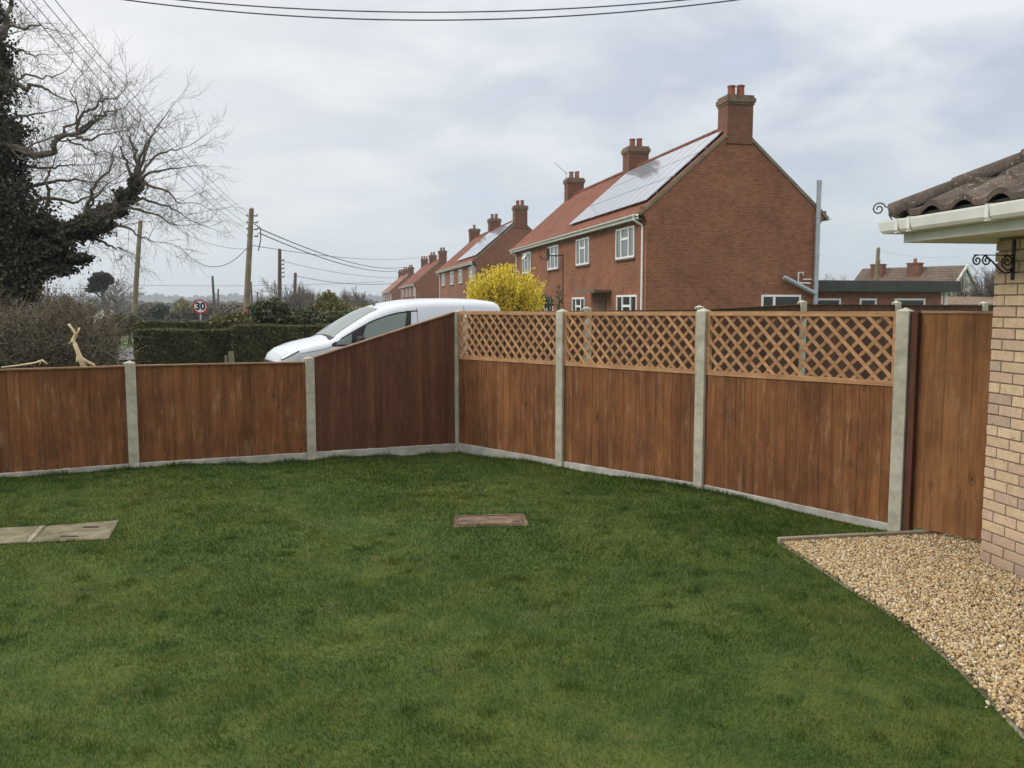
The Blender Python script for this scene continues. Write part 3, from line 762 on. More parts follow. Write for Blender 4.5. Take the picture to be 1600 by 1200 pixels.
# trellis bottom (top of the boards) heights
TM = [zof(720, 561, TP[0]), zof(877, 571, TP[1]), zof(1092, 585.5, TP[2]), zof(1400, 605, TP[3])]
TT = [zof(722, 486, TP[0]), zof(877, 487, TP[1]), zof(1092, 486.5, TP[2]), zof(1400, 486.5, TP[3])]
print('trellis', TM, TT)
LAT = M['lattice']
def clipseg(p, d, x0, x1, z0, z1):
    ts = []
    t0, t1 = -1e9, 1e9
    for pc, dc, a, b_ in ((p[0], d[0], x0, x1), (p[1], d[1], z0, z1)):
        ta, tb = (a-pc)/dc, (b_-pc)/dc
        if ta > tb: ta, tb = tb, ta
        t0, t1 = max(t0, ta), min(t1, tb)
    return (t0, t1) if t1 > t0 else None
for i in range(3):
    A, Bq = seg(TP[i], TP[i+1])
    panel(A, Bq, TB[i], TB[i+1], TM[i], TM[i+1], M['fence'], tl[i], 5+i, 'brown boarded panels under the trellis', cap=False)
    gboard(A, Bq, TB[i], TB[i+1], TG[i], TG[i+1], gl_[i], 'concrete gravel boards')
    L = (Bq-A).length
    t = thing('trellis_panel', ['diagonal lattice trellis on the panel next to the corner post', 'diagonal lattice trellis on the middle panel', 'diagonal lattice trellis on the panel beside the gate post'][i], 'trellis', (A.x, A.y, 0), rzT, 'lattice trellis panels')
    z0a, z0b = TM[i]+.003, TM[i+1]+.003; z1a, z1b = TT[i], TT[i+1]
    fr = MB(); w_ = .042
    def q(x, f): return (z0a+(z0b-z0a)*x/L)*(1-f)+(z1a+(z1b-z1a)*x/L)*f
    def bar(x0, x1, za0, za1, zb0, zb1, y0, y1, r): fr.hexa([(x0, y0, za0), (x1, y0, za1), (x0, y1, za0), (x1, y1, za1), (x0, y0, zb0), (x1, y0, zb1), (x0, y1, zb0), (x1, y1, zb1)], r)
    bar(0, L, z0a, z0b, z0a+w_, z0b+w_, -.022, .022, .55); bar(0, L, z1a-w_, z1b-w_, z1a, z1b, -.022, .022, .75)
    bar(0, w_, z0a+w_+.001, z0a+w_+.001, z1a-w_-.001, z1a-w_-.001, -.021, .021, .4); bar(L-w_, L, z0b+w_+.001, z0b+w_+.001, z1b-w_-.001, z1b-w_-.001, -.021, .021, .65)
    fr.build('frame', LAT, t, fix=True)
    for nm, sgn, y0, y1 in (('front_slats', -1, -.018, -.007), ('back_slats', 1, .010, .020)):
        m_ = MB(); ang = R(45); d = (math.cos(ang)*sgn*-1, -math.sin(ang)) if sgn < 0 else (math.cos(ang), math.sin(ang))
        d = (math.cos(ang), -math.sin(ang)) if sgn < 0 else (math.cos(ang), math.sin(ang))
        n_ = (-d[1], d[0]); sp = .139; sw = .0145
        zc0 = min(z0a, z0b); 
        for k in range(-14, 30):
            p = (k*sp+.06, (z0a+z1a)/2); r = clipseg(p, d, .012, L-.012, max(z0a, z0b)-.0+.01, min(z1a, z1b)-.01)
            if not r or r[1]-r[0] < .05: continue
            a = (p[0]+d[0]*r[0], p[1]+d[1]*r[0]); c = (p[0]+d[0]*r[1], p[1]+d[1]*r[1])
            # follow the slope of the panel
            sh = lambda pt: (pt[0], pt[1]+((z0b+z1b)-(z0a+z1a))/2*(pt[0]/L)*.6)
            a, c = sh(a), sh(c)
            rr = random.random()
            vs = []
            for yy in (y0, y1): pass
            vs = [(a[0]-n_[0]*sw, y0, a[1]-n_[1]*sw), (c[0]-n_[0]*sw, y0, c[1]-n_[1]*sw), (a[0]-n_[0]*sw, y1, a[1]-n_[1]*sw), (c[0]-n_[0]*sw, y1, c[1]-n_[1]*sw),
                  (a[0]+n_[0]*sw, y0, a[1]+n_[1]*sw), (c[0]+n_[0]*sw, y0, c[1]+n_[1]*sw), (a[0]+n_[0]*sw, y1, a[1]+n_[1]*sw), (c[0]+n_[0]*sw, y1, c[1]+n_[1]*sw)]
            m_.hexa(vs, rr)
        o = m_.build(nm, LAT, t, fix=True)
ln = ['dark boarded panel sloping up to the corner post', 'low boarded panel left of the sloping panel', 'low boarded panel cut by the left edge of the picture', 'low boarded panel beyond the left edge']
gn = ['gravel board under the sloping panel', 'gravel board under the low panel left of the slope', 'gravel board under the low panel at the picture edge', 'gravel board beyond the left picture edge']
for i in range(3):
    A, Bq = seg(LP[i+1], LP[i])       # left to right, boards on local -y (towards the lawn)
    za, zb = LB[i+1], LB[i]
    if i == 0: ta, tb = zof(490, 560, LP[1]), zof(712, 487, LP[0])-.012
    else: ta, tb = LT[i+1]-.012, LT[i]-.012
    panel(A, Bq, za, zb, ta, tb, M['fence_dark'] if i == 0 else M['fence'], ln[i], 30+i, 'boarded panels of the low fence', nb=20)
    gboard(A, Bq, za, zb, LG[i+1], LG[i], gn[i], 'concrete gravel boards')

# gate: timber jamb + boarded gate + latch side
gA = TP[3]+tdir*.065; 
t = thing('garden_gate', 'tall plain boarded timber gate between the last post and the brick wall', 'gate', (gA.x, gA.y, 0), rzT)
b = MB(); gt = zof(1440, 487, gA); rg = random.Random(4)
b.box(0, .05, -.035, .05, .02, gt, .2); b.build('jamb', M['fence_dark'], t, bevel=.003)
b = MB(); x = .056
xs_ = [.056, .13, .255, .38, .46, .585, .71, .83, .92]
for k in range(len(xs_)-1): b.box(xs_[k], xs_[k+1]-.0008, .015, .035, .055, gt-.012, [.5, .45, .62, .35, .55, .4, .6, .5][k])
b.build('boards', M['gatewood'], t, bevel=.001)
for z in (.25, .95, 1.6):
    b = MB(); b.box(.06, .91, .036, .065, z-.05, z+.05, z*.4); b.build('rear_rail', M['gatewood'], t)
b = MB(); b.box(.056, .92, .005, .05, gt-.011, gt+.008, .9); b.build('capping_rail', M['cap'], t)

# neighbour's back fence, seen through the lattice
NP0 = at(917, 480, 12.9); NP0.z = 0; NA = Vector((.1397, .0468, 0))*12.9
nposts = [NP0+NA*k for k in (-1, 0, 1, 2, 3, 4, 5)]
rzN = math.atan2(NA.y, NA.x)
ntop = [zof(x_, y_, p_) for x_, y_, p_ in zip((740, 917, 1092, 1252, 1393, 1510, 1600), (494, 480, 478, 470, 471, 472, 473), nposts)]
nlab = ['post at the left end', 'post behind the second trellis panel', 'post just left of the third trellis panel', 'post in front of the kitchen window', 'post left of the brick bungalow roof', 'post nearest the brick bungalow wall', 'post hidden behind the brick bungalow']
for i, P in enumerate(nposts):
    if i == 6: continue
    post(P, -.16, ntop[i], 'concrete '+nlab[i]+' in the fence behind the trellis', 'posts of the fence behind the trellis', rzN, .11)
M['fence_far'] = wood('old_dark_boards', (.062, .034, .022), (.118, .062, .040), knot=.1, blotch=.3, palef=.08)
npl = ['left end panel', 'panel behind the second trellis panel', 'panel behind the third trellis panel', 'panel below the flat roofed extension', 'panel between the last two posts by the gate', 'panel running behind the brick wall']
for i in range(6):
    A, Bq = seg(nposts[i], nposts[i+1])
    panel(A, Bq, .0, .0, (ntop[i] if i else ntop[1])-.07, ntop[i+1]-.07, M['fence_far'], 'dark boarded '+npl[i]+' of the fence behind', 60+i, 'dark panels of the fence behind the trellis', nb=18, capmat=M['fence_far'])

# ------------------------------------------------------------------ pale brick bungalow on the right
def near_bungalow():
    rz = math.atan2(WD.y, WD.x)+math.pi/2          # local -y ... local x = out of wall towards +, see below
    # local frame: +X into the building, -Y along the wall towards the camera
    t = thing('brick_bungalow', 'pale buff brick bungalow corner with grey tiled roof at the right edge', 'bungalow', (WALL_C.x, WALL_C.y, 0), rz)
    LN, DP, HT = 8.2, 7.0, 2.34
    bk = MB(); rg = random.Random(3)
    c = MB(); c.box(.012, DP-.012, -LN+.012, -.012, -.2, HT+.03)
    c.build('wall_mortar', M['mortar'], t)
    nrow = int((HT+.12)/.075)
    def course(k, axis):
        z0 = -.12+k*.0752; off = 0 if k % 2 else -.1125
        L = LN if axis == 'y' else 4.0
        x = off+(.005 if k % 2 else .0)
        i = 0
        while x < L:
            a, b_ = max(x, 0), min(x+.215, L)
            if b_-a > .03:
                j = rg.uniform(0, .0025); r = rg.random()
                if axis == 'y': bk.box(-.0+j*0-.002-j, .06, -b_, -a, z0, z0+.065, r)
                else: bk.box(a+.0605 if a == 0 else a, b_, -.06, .002+j, z0, z0+.065, r)
            x += .225
    for k in range(nrow): course(k, 'y'); course(k, 'x')
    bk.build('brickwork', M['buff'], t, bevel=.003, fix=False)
    # eaves: overhang at the side (towards -x) ox, at the far end (+y) oy
    ox, oy = .42, .43; zs = 2.295; zf = 2.445
    s_ = MB(); s_.box(-ox+.02, DP, .0+.003, oy-.02, zs, zs+.012); s_.box(-ox+.02, -.003, -LN, .0, zs, zs+.012)
    s_.build('soffit', M['dirtywhite'], t)
    f_ = MB(); f_.box(-ox, -ox+.02, -LN, oy, zs-.005, zf); f_.box(-ox+.02, DP, oy-.02, oy, zs-.005, zf)
    f_.build('fascia', M['dirtywhite'], t, bevel=.003)
    # square-line gutter with open top, brackets; wraps round the corner
    g = MB(); gx = .125; gz0, gz1 = zf-.085, zf+.005
    prof = [(0, gz1), (0, gz0+.01), (.008, gz0), (gx-.028, gz0), (gx-.012, gz0+.02), (gx, gz1-.012), (gx, gz1), (gx-.006, gz1), (gx-.008, gz1-.012), (gx-.02, gz0+.022), (gx-.032, gz0+.006), (.012, gz0+.006), (.006, gz0+.014), (.006, gz1)]
    rows = [[(-ox-.003-u, -LN, z) for u, z in prof], [(-ox-.003-u, oy+.003+u, z) for u, z in prof], [(DP, oy+.003+u, z) for u, z in prof]]
    rows = [r+[r[0]] for r in rows]
    g.grid(rows); g.build('gutter', M['gutterwhite'], t, fix=True)
    for y in (oy-.12, oy-.26, -.62, -1.5, -2.4, -3.4):
        gb = MB(); gb.box(-ox-gx-.009, -ox-gx+.001, y, y+.03, gz0+.012, gz1+.006); gb.box(-ox-gx-.009, -ox-.0, y, y+.03, gz0-.008, gz0-.002); gb.box(-ox-gx-.009, -ox-.003, y, y+.03, gz1+.001, gz1+.006)
        gb.hexa([(-ox-gx-.009, y, gz0+.012), (-ox-gx+.018, y, gz0-.007), (-ox-gx-.009, y+.03, gz0+.012), (-ox-gx+.018, y+.03, gz0-.007), (-ox-gx-.003, y, gz0+.014), (-ox-gx+.024, y, gz0-.003), (-ox-gx-.003, y+.03, gz0+.014), (-ox-gx+.024, y+.03, gz0-.003)])
        gb.build('gutter_bracket', M['gutterwhite'], t, fix=True)
    # roof: hipped, corner at (-ox-.03, oy+.03); pitch 27
    tp = math.tan(R(27.5)); ze = zf+.045; xe = -ox-.055; ye = oy+.055
    rf = MB(); pitch = .33; hmax = 3.6
    def roll(v):      # double-roman style roll profile, v along the eaves
        s = (v % pitch)/pitch
        return .044*max(0.0, math.sin(math.pi*min(1, s/.62)))**.8 if s < .62 else -.004
    nx = 26; ny = 230
    def zroof(d, v):
        course_ = .33*math.cos(R(27.5)); k = d/course_; fr_ = k-math.floor(k)
        return ze+d*tp+roll(v)+.022*(1-fr_)
    top = []; 
    # side slope (faces -x): v = distance from the far end, d = run up the slope, limited by the hip d<=v
    vs_ = np.linspace(0, LN+.4, ny*2)
    ds = []
    for k in range(13):
        ds += [k*.2927+1e-4, (k+1)*.2927-1e-4]
    for j in range(len(vs_)-1):
        pass
    P_ = [[(xe+min(d, max(v, 1e-3)), ye-v, zroof(min(d, max(v, 1e-3)), v)) for d in ds] for v in vs_]
    rf.grid(P_)
    # far slope (faces +y)
    Q_ = [[(xe+v, ye-min(d, max(v, 1e-3)), zroof(min(d, max(v, 1e-3)), v)) for d in ds] for v in np.linspace(0, DP, 260)]
    rf.grid(Q_)
    # underside and eave thickness
    und = MB()
    rf.grid([[(xe+.0, ye-v, ze+roll(v)+.022), (xe+.0, ye-v, ze+roll(v)-.016), (xe+.25, ye-v, ze+roll(v)-.016+.25*tp)] for v in vs_[4:]])
    rf.box(xe+.03, xe+.34, ye-LN, ye-.03, zs+.16, ze-.005)
    rf.build('roof', M['oldtile'], t)
    u_ = MB(); u_.add([(xe+.02, -LN, ze-.012), (xe+3.7, -LN, ze+3.68*tp-.012), (xe+3.7, ye-3.7, ze+3.68*tp-.012), (xe+.02, ye-.02, ze-.012)], [(0, 1, 2, 3)])
    u_.build('underlay', M['felt'], t)
    # hip tiles: half-round caps overlapping up the hip
    hip = MB(); dirh = Vector((1, -1, tp)); Lh = 3.6*dirh.length; dirn = dirh.normalized(); st = Vector((xe-.01, ye+.01, ze+.045))
    k = 0; s0 = 0
    side = dirn.cross(Vector((0, 0, 1))).normalized(); upv = side.cross(dirn).normalized()
    while s0 < Lh:
        rr0, rr1 = .125, .108; rows = []
        for a_, rr in ((s0, rr0), (s0+.02, rr0+.001), (s0+.47, rr1)):
            rows.append([st+dirn*a_+side*rr*math.cos(R(an))*1.05+upv*(rr*math.sin(R(an))*.72-.045) for an in range(-12, 193, 12)])
        hip.grid(rows)
        rows2 = [[st+dirn*s0+side*rq*math.cos(R(an))*1.05+upv*(rq*math.sin(R(an))*.72-.045) for an in range(-12, 193, 12)] for rq in (.125, .100)]
        hip.grid(rows2)
        s0 += .44
    # mortar end at the hip foot
    hip.build('hip_tiles', M['oldtile'], t, smooth=True)
    e_ = MB(); pr = [st-dirn*.001+side*.112*math.cos(R(an))+upv*(.112*math.sin(R(an))*.72-.045) for an in range(-12, 193, 12)]
    pr2 = [p+dirn*.06 for p in pr]; n = len(pr); e_.add(pr+pr2, [tuple(range(n)), tuple(range(n, 2*n))[::-1]]+[(i, (i+1) % n, (i+1) % n+n, i+n) for i in range(n)])
    e_.build('hip_mortar', M['stone'], t, fix=True)
    # hip iron scroll
    h_ = MB(); pts = []
    ou = Vector((-1, 1, 0)).normalized(); base = st+upv*-.02
    pts = [base+dirn*.10+upv*-.075, base+ou*.012+upv*-.09]
    pts += [base+ou*.02+Vector((0, 0, -.02)), base+ou*.022+Vector((0, 0, .035))]
    cen = base+ou*.105+Vector((0, 0, .03))
    for k in range(22):
        a = R(165-k*26); rr = .078*(1-k/26*.95)*.62
        pts.append(cen+ou*(-rr*math.cos(a)*-1 if False else rr*math.cos(a))+Vector((0, 0, rr*math.sin(a)))+ou*-.01)
    h_.tube(pts, .0052, 6); h_.build('hip_iron', M['iron'], t, smooth=True)
    return t
near_bungalow()

# hanging basket bracket
def bracket():
    p0 = WALL_C+WD*.178
    rz = math.atan2(WN.y, WN.x)
    zt = zof(1578, 374, p0); za = zof(1578, 399, p0); zb = zof(1578, 437, p0)
    t = thing('hanging_basket_bracket', 'black wrought iron scroll bracket for a hanging basket on the brick wall', 'bracket', (p0.x, p0.y, zb), rz)
    # local: +x out of wall
    b = MB(); b.box(.004, .012, -.014, .014, 0, zt-zb); b.build('wall_plate', M['iron'], t, bevel=.002)
    ha = za-zb
    b = MB(); b.beam((.008, 0, ha), (.30, 0, ha), .012, .006); b.build('arm', M['iron'], t)
    b = MB()
    def scroll(cx, cz, r0, a0, turn, n=26, thick=.0055, sgn=1):
        return [(cx+r0*(1-k/n*.82)*math.cos(R(a0+sgn*turn*k/n)), 0, cz+r0*(1-k/n*.82)*math.sin(R(a0+sgn*turn*k/n))) for k in range(n+1)]
    b.tube(scroll(.275, ha-.036, .036, 90, 520, sgn=-1)[::1], .0058, 6)
    b.tube(scroll(.205, ha-.036, .036, 90, 520, sgn=-1), .0058, 6)
    b.tube([(.215, 0, ha-.003), (.16, 0, ha-.045), (.10, 0, ha-.10), (.065, 0, ha-.118), (.03, 0, ha-.112), (.012, 0, ha-.09)], .0058, 6)
    b.tube(scroll(.052, ha-.040, .040, 60, 480, sgn=1), .0058, 6)
    b.tube([(.012, 0, ha-.088), (.05, 0, ha-.10), (.088, 0, ha-.07), (.09, 0, ha-.03), (.06, 0, ha-.005)], .0058, 6)
    b.build('scrollwork', M['iron'], t, smooth=True)
bracket()

# ------------------------------------------------------------------ red brick semis
HA = math.atan(289/F)
HORG = Vector((4.84, 31.4, 0)); HDIR = Vector((-math.sin(HA), math.cos(HA), 0))
def win(parent, face, u, z, wd, ht, lay='three', open_=False, glassm='glass', wall_x=0, curtain=True):
    """window on the front (face='f', plane x=wall_x, faces -x, u along y) or gable (face='g', plane y=0, faces -y, u along x)"""
    fr = MB(); pn = MB(); sl_ = MB(); ct = MB()
    def bx(mb, u0, u1, z0, z1, d0, d1):       # d = outward distance from wall plane
        if face == 'f': mb.box(wall_x-d1, wall_x-d0, u0, u1, z0, z1)
        else: mb.box(u0, u1, -d1, -d0, z0, z1)
    u0, u1, z0, z1 = u-wd/2, u+wd/2, z, z+ht; t_ = .075
    bx(fr, u0, u1, z0, z0+t_, .004, .05); bx(fr, u0, u1, z1-t_, z1, .004, .05)
    bx(fr, u0, u0+t_, z0+t_, z1-t_, .005, .048); bx(fr, u1-t_, u1, z0+t_, z1-t_, .005, .048)
    if lay == 'three':
        for a in (.30, .70): bx(fr, u0+wd*a-.05, u0+wd*a+.05, z0+t_, z1-t_, .006, .046)
        bx(fr, u0+wd*.30+.05, u0+wd*.70-.05, z1-ht*.36-.05, z1-ht*.36+.04, .006, .045)
    elif lay == 'two':
        bx(fr, u0+wd*.32-.045, u0+wd*.32+.045, z0+t_, z1-t_, .006, .046)
    bx(pn, u0+t_, u1-t_, z0+t_, z1-t_, .004, .012)
    o = fr.build('window', M['white'], parent)
    pn.build('pane', M[glassm], o)
    bx(sl_, u0-.06, u1+.06, z0-.07, z0-.002, .0, .09); sl_.build('sill', M['capstone'] if face == 'f' else M['white'], o)
    if open_:
        q = MB(); zt = z1-.08; zb_ = z1-ht*.36; 
        if face == 'f':
            q.hexa([(wall_x-.26, u0+wd*.35, zb_+.06), (wall_x-.22, u0+wd*.35, zb_+.03), (wall_x-.26, u0+wd*.65, zb_+.06), (wall_x-.22, u0+wd*.65, zb_+.03), (wall_x-.09, u0+wd*.35, zt), (wall_x-.05, u0+wd*.35, zt), (wall_x-.09, u0+wd*.65, zt), (wall_x-.05, u0+wd*.65, zt)])
            q.build('fanlight', M['white'], o, fix=True)
    return o
def pot(mb, x, y, z, r=.14, h=.42, m=0):
    mb.tube([(x, y, z), (x, y, z+h*.1), (x, y, z+h*.85), (x, y, z+h*.87), (x, y, z+h)], [r*1.05, r, r*.9, r*1.08, r*1.05], 12, r=.5)
def semis(loc, label, detail=True, brickm='redbrick', roofm='roof', solar=True, pots=(2, 2, 2), zoff=0, WG=6.87, LEN=21.9, E=5.25, name='semi_detached_house', lowwin=True, fliproof=None):
    t = thing(name, label, 'house', (loc.x, loc.y, zoff), HA, 'red brick semi-detached houses in a row')
    RZ = 8.25; cx = WG/2; sl = (RZ-E)/cx
    b = MB(); poly = [(0, -3.0), (WG, -3.0), (WG, E), (cx, RZ-.06), (0, E)]
    b.prism([(x, z) for x, z in poly], 0.0, LEN, ax='y')
    # corbelled kneelers at the eaves of both gables
    for k in range(5):
        for x0, sg in ((0, -1), (WG, 1)):
            w0 = .05*(k+1); z0 = E-.42+k*.075
            xa, xb = (x0-w0, x0) if sg < 0 else (x0, x0+w0)
            b.box(xa, xb, .001, .33, z0, z0+.0745); b.box(xa, xb, LEN-.33, LEN-.001, z0, z0+.0745)
    for x0, sg in ((0, -1), (WG, 1)):
        xa, xb = (-.25, 0) if sg < 0 else (WG, WG+.25)
        b.box(xa, xb, .001, .33, E-.045, E+.05)
    wo = b.build('wall', M[brickm], t, fix=True)
    if detail:   # soldier course above kitchen window
        pass
    # roof: two slabs with overhang
    r_ = MB(); ov = .32; th = .09
    for sg in (-1, 1):
        xe = cx+sg*(cx+ov); ze = E-ov*sl+.13; xr = cx; zr = RZ+.13
        n = 2
        vs = [(xe, -.015, ze-th), (xr, -.015, zr-th), (xe, LEN+.015, ze-th), (xr, LEN+.015, zr-th), (xe, -.015, ze), (xr, -.015, zr), (xe, LEN+.015, ze), (xr, LEN+.015, zr)]
        r_.hexa(vs)
    ro = r_.build('roof', M[roofm], t, fix=True)
    # ridge tiles
    rt = MB(); 
    for k in range(int(LEN/.45)): rt.tube([(cx, k*.45+.02, RZ+.11), (cx, k*.45+.45, RZ+.11)], [.125, .115], 8, r=random.random())
    rt.build('ridge_tiles', M['roof'] if roofm == 'roof' else M['roofold'], ro)
    # verge mortar strips on both gables
    for y in (-.032, LEN+.012):
        for sg in (-1, 1):
            vg = MB(); xe = cx+sg*(cx+ov); vg.beam((xe, y+.01, E-ov*sl+.05), (cx, y+.01, RZ+.05), .035, .11); vg.build('verge', M['stone'], ro)
    # chimneys
    for i, (yc, n, dm) in enumerate(((.345, pots[0], 'a'), (LEN/2-.1, pots[1], 'b'), (LEN-.355, pots[2], 'c'))):
        c = MB(); w2, d2 = .50, .40 if i != 1 else .45; 
        xo = cx+.07
        c.box(xo-w2, xo+w2, yc-d2+(.45 if False else 0), yc+d2, RZ-.62 if i != 1 else RZ-.8, 9.02)
        ch = c.build('chimney', M['chimbrick'], ro)
        c = MB(); c.box(xo-w2-.03, xo+w2+.03, yc-d2-.035, yc+d2+.03, 9.02, 9.10); c.box(xo-w2-.07, xo+w2+.07, yc-d2-.07, yc+d2+.07, 9.101, 9.26); c.box(xo-w2-.02, xo+w2+.02, yc-d2-.02, yc+d2+.02, 9.261, 9.36)
        c.build('chimney_cap', M['capstone'], ro)
        c = MB()
        for k in range(n): pot(c, xo+(k-(n-1)/2)*.36+.0, yc, 9.36, .145, .40+.03*(k % 2))
        c.build('chimney_pots', M['pot'] if i < 2 else M['potdark'], ro, smooth=False)
        if i == 0:
            c = MB(); c.beam((xo-w2-.18, yc+d2+.02, RZ-.40), (xo-w2+.02, yc+d2+.02, RZ-.20), .1, .04)
            c.build('flashing', M['lead'], ro)
    # gutters and downpipes
    g = MB(); gx = -ov-.02
    g.grid([[(gx-.06+.06*math.cos(R(a)), y, E-ov*sl+.065+.06*math.sin(R(a))) for a in range(180, 361, 20)] for y in (-.02, LEN+.02)])
    g.grid([[(gx-.06+.066*math.cos(R(a)), y, E-ov*sl+.065+.066*math.sin(R(a))) for a in range(180, 361, 20)] for y in (-.02, LEN+.02)])
    g.box(gx+.005, gx+.02, 0, LEN, E-ov*sl-.09, E-ov*sl+.07)
    g.box(gx+.02, -.001, .35, LEN-.35, E-ov*sl-.06, E-ov*sl-.045)
    for k in range(24): g.box(gx-.13, gx, k*LEN/24+.2, k*LEN/24+.235, E-ov*sl-.0, E-ov*sl+.07)
    g2 = MB(); xw = WG+ov+.02
    g.box(xw-.01, xw+.12, -.02, LEN, E-ov*sl+.0, E-ov*sl+.07)
    g.build('gutter', M['white'], t, fix=True)
    for yy in (.28, LEN-.35):
        d = MB(); zc = E-ov*sl
        d.tube([(gx-.06, yy, zc+.02), (gx-.06, yy, zc-.12), (-.09, yy, zc-.30), (-.06, yy, zc-.36), (-.06, yy, -.3)], .042, 8)
        for z in (4.4, 3.0, 1.5, .5): d.tube([(-.06, yy, z), (-.06, yy, z+.05)], .05, 8)
        d.build('downpipe', M['white'], t, smooth=False)
    # front windows
    for k, (yy, wd) in enumerate(((2.25, 2.1), (7.9, 2.0), (13.1, 2.1), (19.0, 2.1))):
        win(t, 'f', yy, 3.62-.05, wd, 1.18, 'three', open_=(k == 3 and detail))
    if lowwin:
        for yy, wd, ht in ((2.0, 2.3, 1.15), (8.5, 2.0, 1.1), (13.9, 1.8, 1.1), (19.3, 2.2, 1.15)): win(t, 'f', yy, 1.02, wd, ht, 'three', glassm='glassdark')
    for yy in ((5.0, 16.2) if detail else ()):
        c = MB(); c.box(-.75, -.002, yy-1.15, yy+1.6, 2.30, 2.40); c.box(-.78, -.70, yy-1.18, yy+1.63, 2.27, 2.42); c.build('door_canopy', M['capstone'], t)
        c = MB(); c.box(-.05, -.002, yy-.45, yy+.45, -.2, 2.05); c.build('front_door', M['door'], t)
    # solar panels on the near half
    if solar:
        nc, nr = 10, 3; y0 = .30; wdt = .975; hgt = 1.285
        cs = math.cos(math.atan(sl)); sn = math.sin(math.atan(sl))
        for i in range(nc):
            for j in range(nr):
                s0 = .58+j*(hgt+.04); s1 = s0+hgt; ya = y0+i*(wdt+.045); yb = ya+wdt
                def pt(s, y, h): return (-ov+s*cs-h*sn, y, E-ov*sl+.13+s*sn+h*cs)
                p = MB(); p.hexa([pt(s0, ya, .09), pt(s1, ya, .09), pt(s0, yb, .09), pt(s1, yb, .09), pt(s0, ya, .125), pt(s1, ya, .125), pt(s0, yb, .125), pt(s1, yb, .125)])
                p.build('solar_panel', M['solar'], ro, fix=True)
        p = MB()
        for s in (1.1, 2.0, 2.8, 3.6): p.beam(pt(s, y0, .05), pt(s, y0+nc*1.0, .05), .04, .06)
        p.build('mounting_rail', M['lead'], ro)
    return t, ro
hs = [HORG+HDIR*s for s in (0, 36.2, 82.0, 125.0)]
h1, r1 = semis(hs[0], 'nearest red brick semi-detached pair with a tall gable facing the garden')
# gable kitchen window, pipes, flue
win(h1, 'g', 5.35, 1.22, 1.62, .95, 'two', glassm='glassdark')
b = MB(); b.box(4.45, 6.25, -.006, -.001, 2.33, 2.55); b.build('soldier_course', brick('soldier_bricks', (.22, .07, .04), (.28, .10, .055), (.2, .13, .09), bw=.075, bh=.225), h1)
p_fl = 6.72
b = MB(); fx = 6.70
b.tube([(fx, -.14, .3), (fx, -.14, 6.25)], .085, 12); b.tube([(fx, -.14, 6.25), (fx, -.14, 6.40)], .095, 12)
for z in (1.9, 3.6, 5.0): b.tube([(fx, -.14, z), (fx, -.14, z+.08)], .098, 12)
b.build('flue_pipe', M['metalgrey'], h1, smooth=False)
b = MB(); b.tube([(fx-.04, -.15, 2.22), (fx-.75, -.16, 2.55), (fx-1.35, -.17, 2.82)], .085, 12); b.build('branch_pipe', M['metalgrey'], h1)
b = MB(); b.tube([(6.2, -.05, 2.9), (6.2, -.08, 3.0), (6.0, -.08, 3.0), (6.0, -.08, 2.62), (6.5, -.08, 2.6)], .028, 6); b.tube([(6.2, -.06, 2.75), (6.55, -.06, 2.75)], .02, 6)
b.build('waste_pipe', M['white'], h1)
b = MB()   # satellite dish on the front
rows = []
for i in range(6):
    r = i/5*.30; rows.append([(-.62+r*r*-.9+.02, 11.55+r*math.cos(R(a)), 4.22+r*math.sin(R(a))*1.1) for a in range(0, 361, 24)])
b.grid(rows)
dsh = b.build('satellite_dish', M['blacktrim'], h1)
b = MB(); b.tube([(-.0, 11.3, 4.2), (-.3, 11.4, 4.15), (-.6, 11.5, 4.2)], .03, 6); b.tube([(-.62, 11.5, 4.0), (-.95, 11.6, 4.0), (-1.05, 11.6, 4.15)], .022, 6); b.tube([(-.02, 11.2, 4.2), (-.02, 11.2, .4)], .02, 5)
b.build('dish_arm', M['blacktrim'], dsh)
b = MB(); b.tube([(3.0, 21.3, 9.6), (2.2, 21.2, 10.2)], .018, 5); b.tube([(2.95, 21.35, 9.2), (2.95, 21.35, 9.75)], .02, 5); b.build('aerial', M['metalgrey'], r1)
semis(hs[1], 'second red brick semi-detached pair behind the yellow bush, solar panels on its roof', detail=False, brickm='redbrickfar', pots=(2, 2, 1))
semis(hs[2], 'third red brick pair with orange tiles, just above the van roof', detail=False, brickm='redbrickfar', solar=False, zoff=-.75, pots=(2, 2, 3))
semis(hs[3], 'farthest brown roofed pair at the left end of the house row', detail=False, brickm='redbrickfar', roofm='roofold', solar=False, zoff=-1.1, pots=(2, 2, 2))

# single storey flat-roofed extension
def ext():
    o = HORG+Vector((math.cos(HA), math.sin(HA), 0))*6.95+HDIR*2.2
    t = thing('flat_roofed_outbuilding', 'low brick outbuilding with a dark flat roof right of the tall gable', 'outbuilding', (o.x, o.y, 0), HA)
    b = MB(); b.box(0, 7.0, 0, 3.2, -.4, 2.35); b.build('wall', M['redbrickfar'], t)
    b = MB(); b.box(-.0, 7.65, -.35, 3.6, 2.33, 2.76); b.build('fascia', M['felt'], t)
    b = MB(); b.box(.05, 7.6, -.3, 3.55, 2.761, 2.78); b.build('roof', M['feltroof'], t)
    for u, wd, ly in ((1.2, 2.2, 'two'), (3.55, .78, 'none'), (5.5, 1.45, 'none')): win(t, 'g', u, 1.12, wd, .93, ly, glassm='glassdark')
    b = MB(); b.box(7.1, 7.23, -.1, 0, -.3, 2.32); b.build('corner_post', M['dirtywhite'], t)
ext()

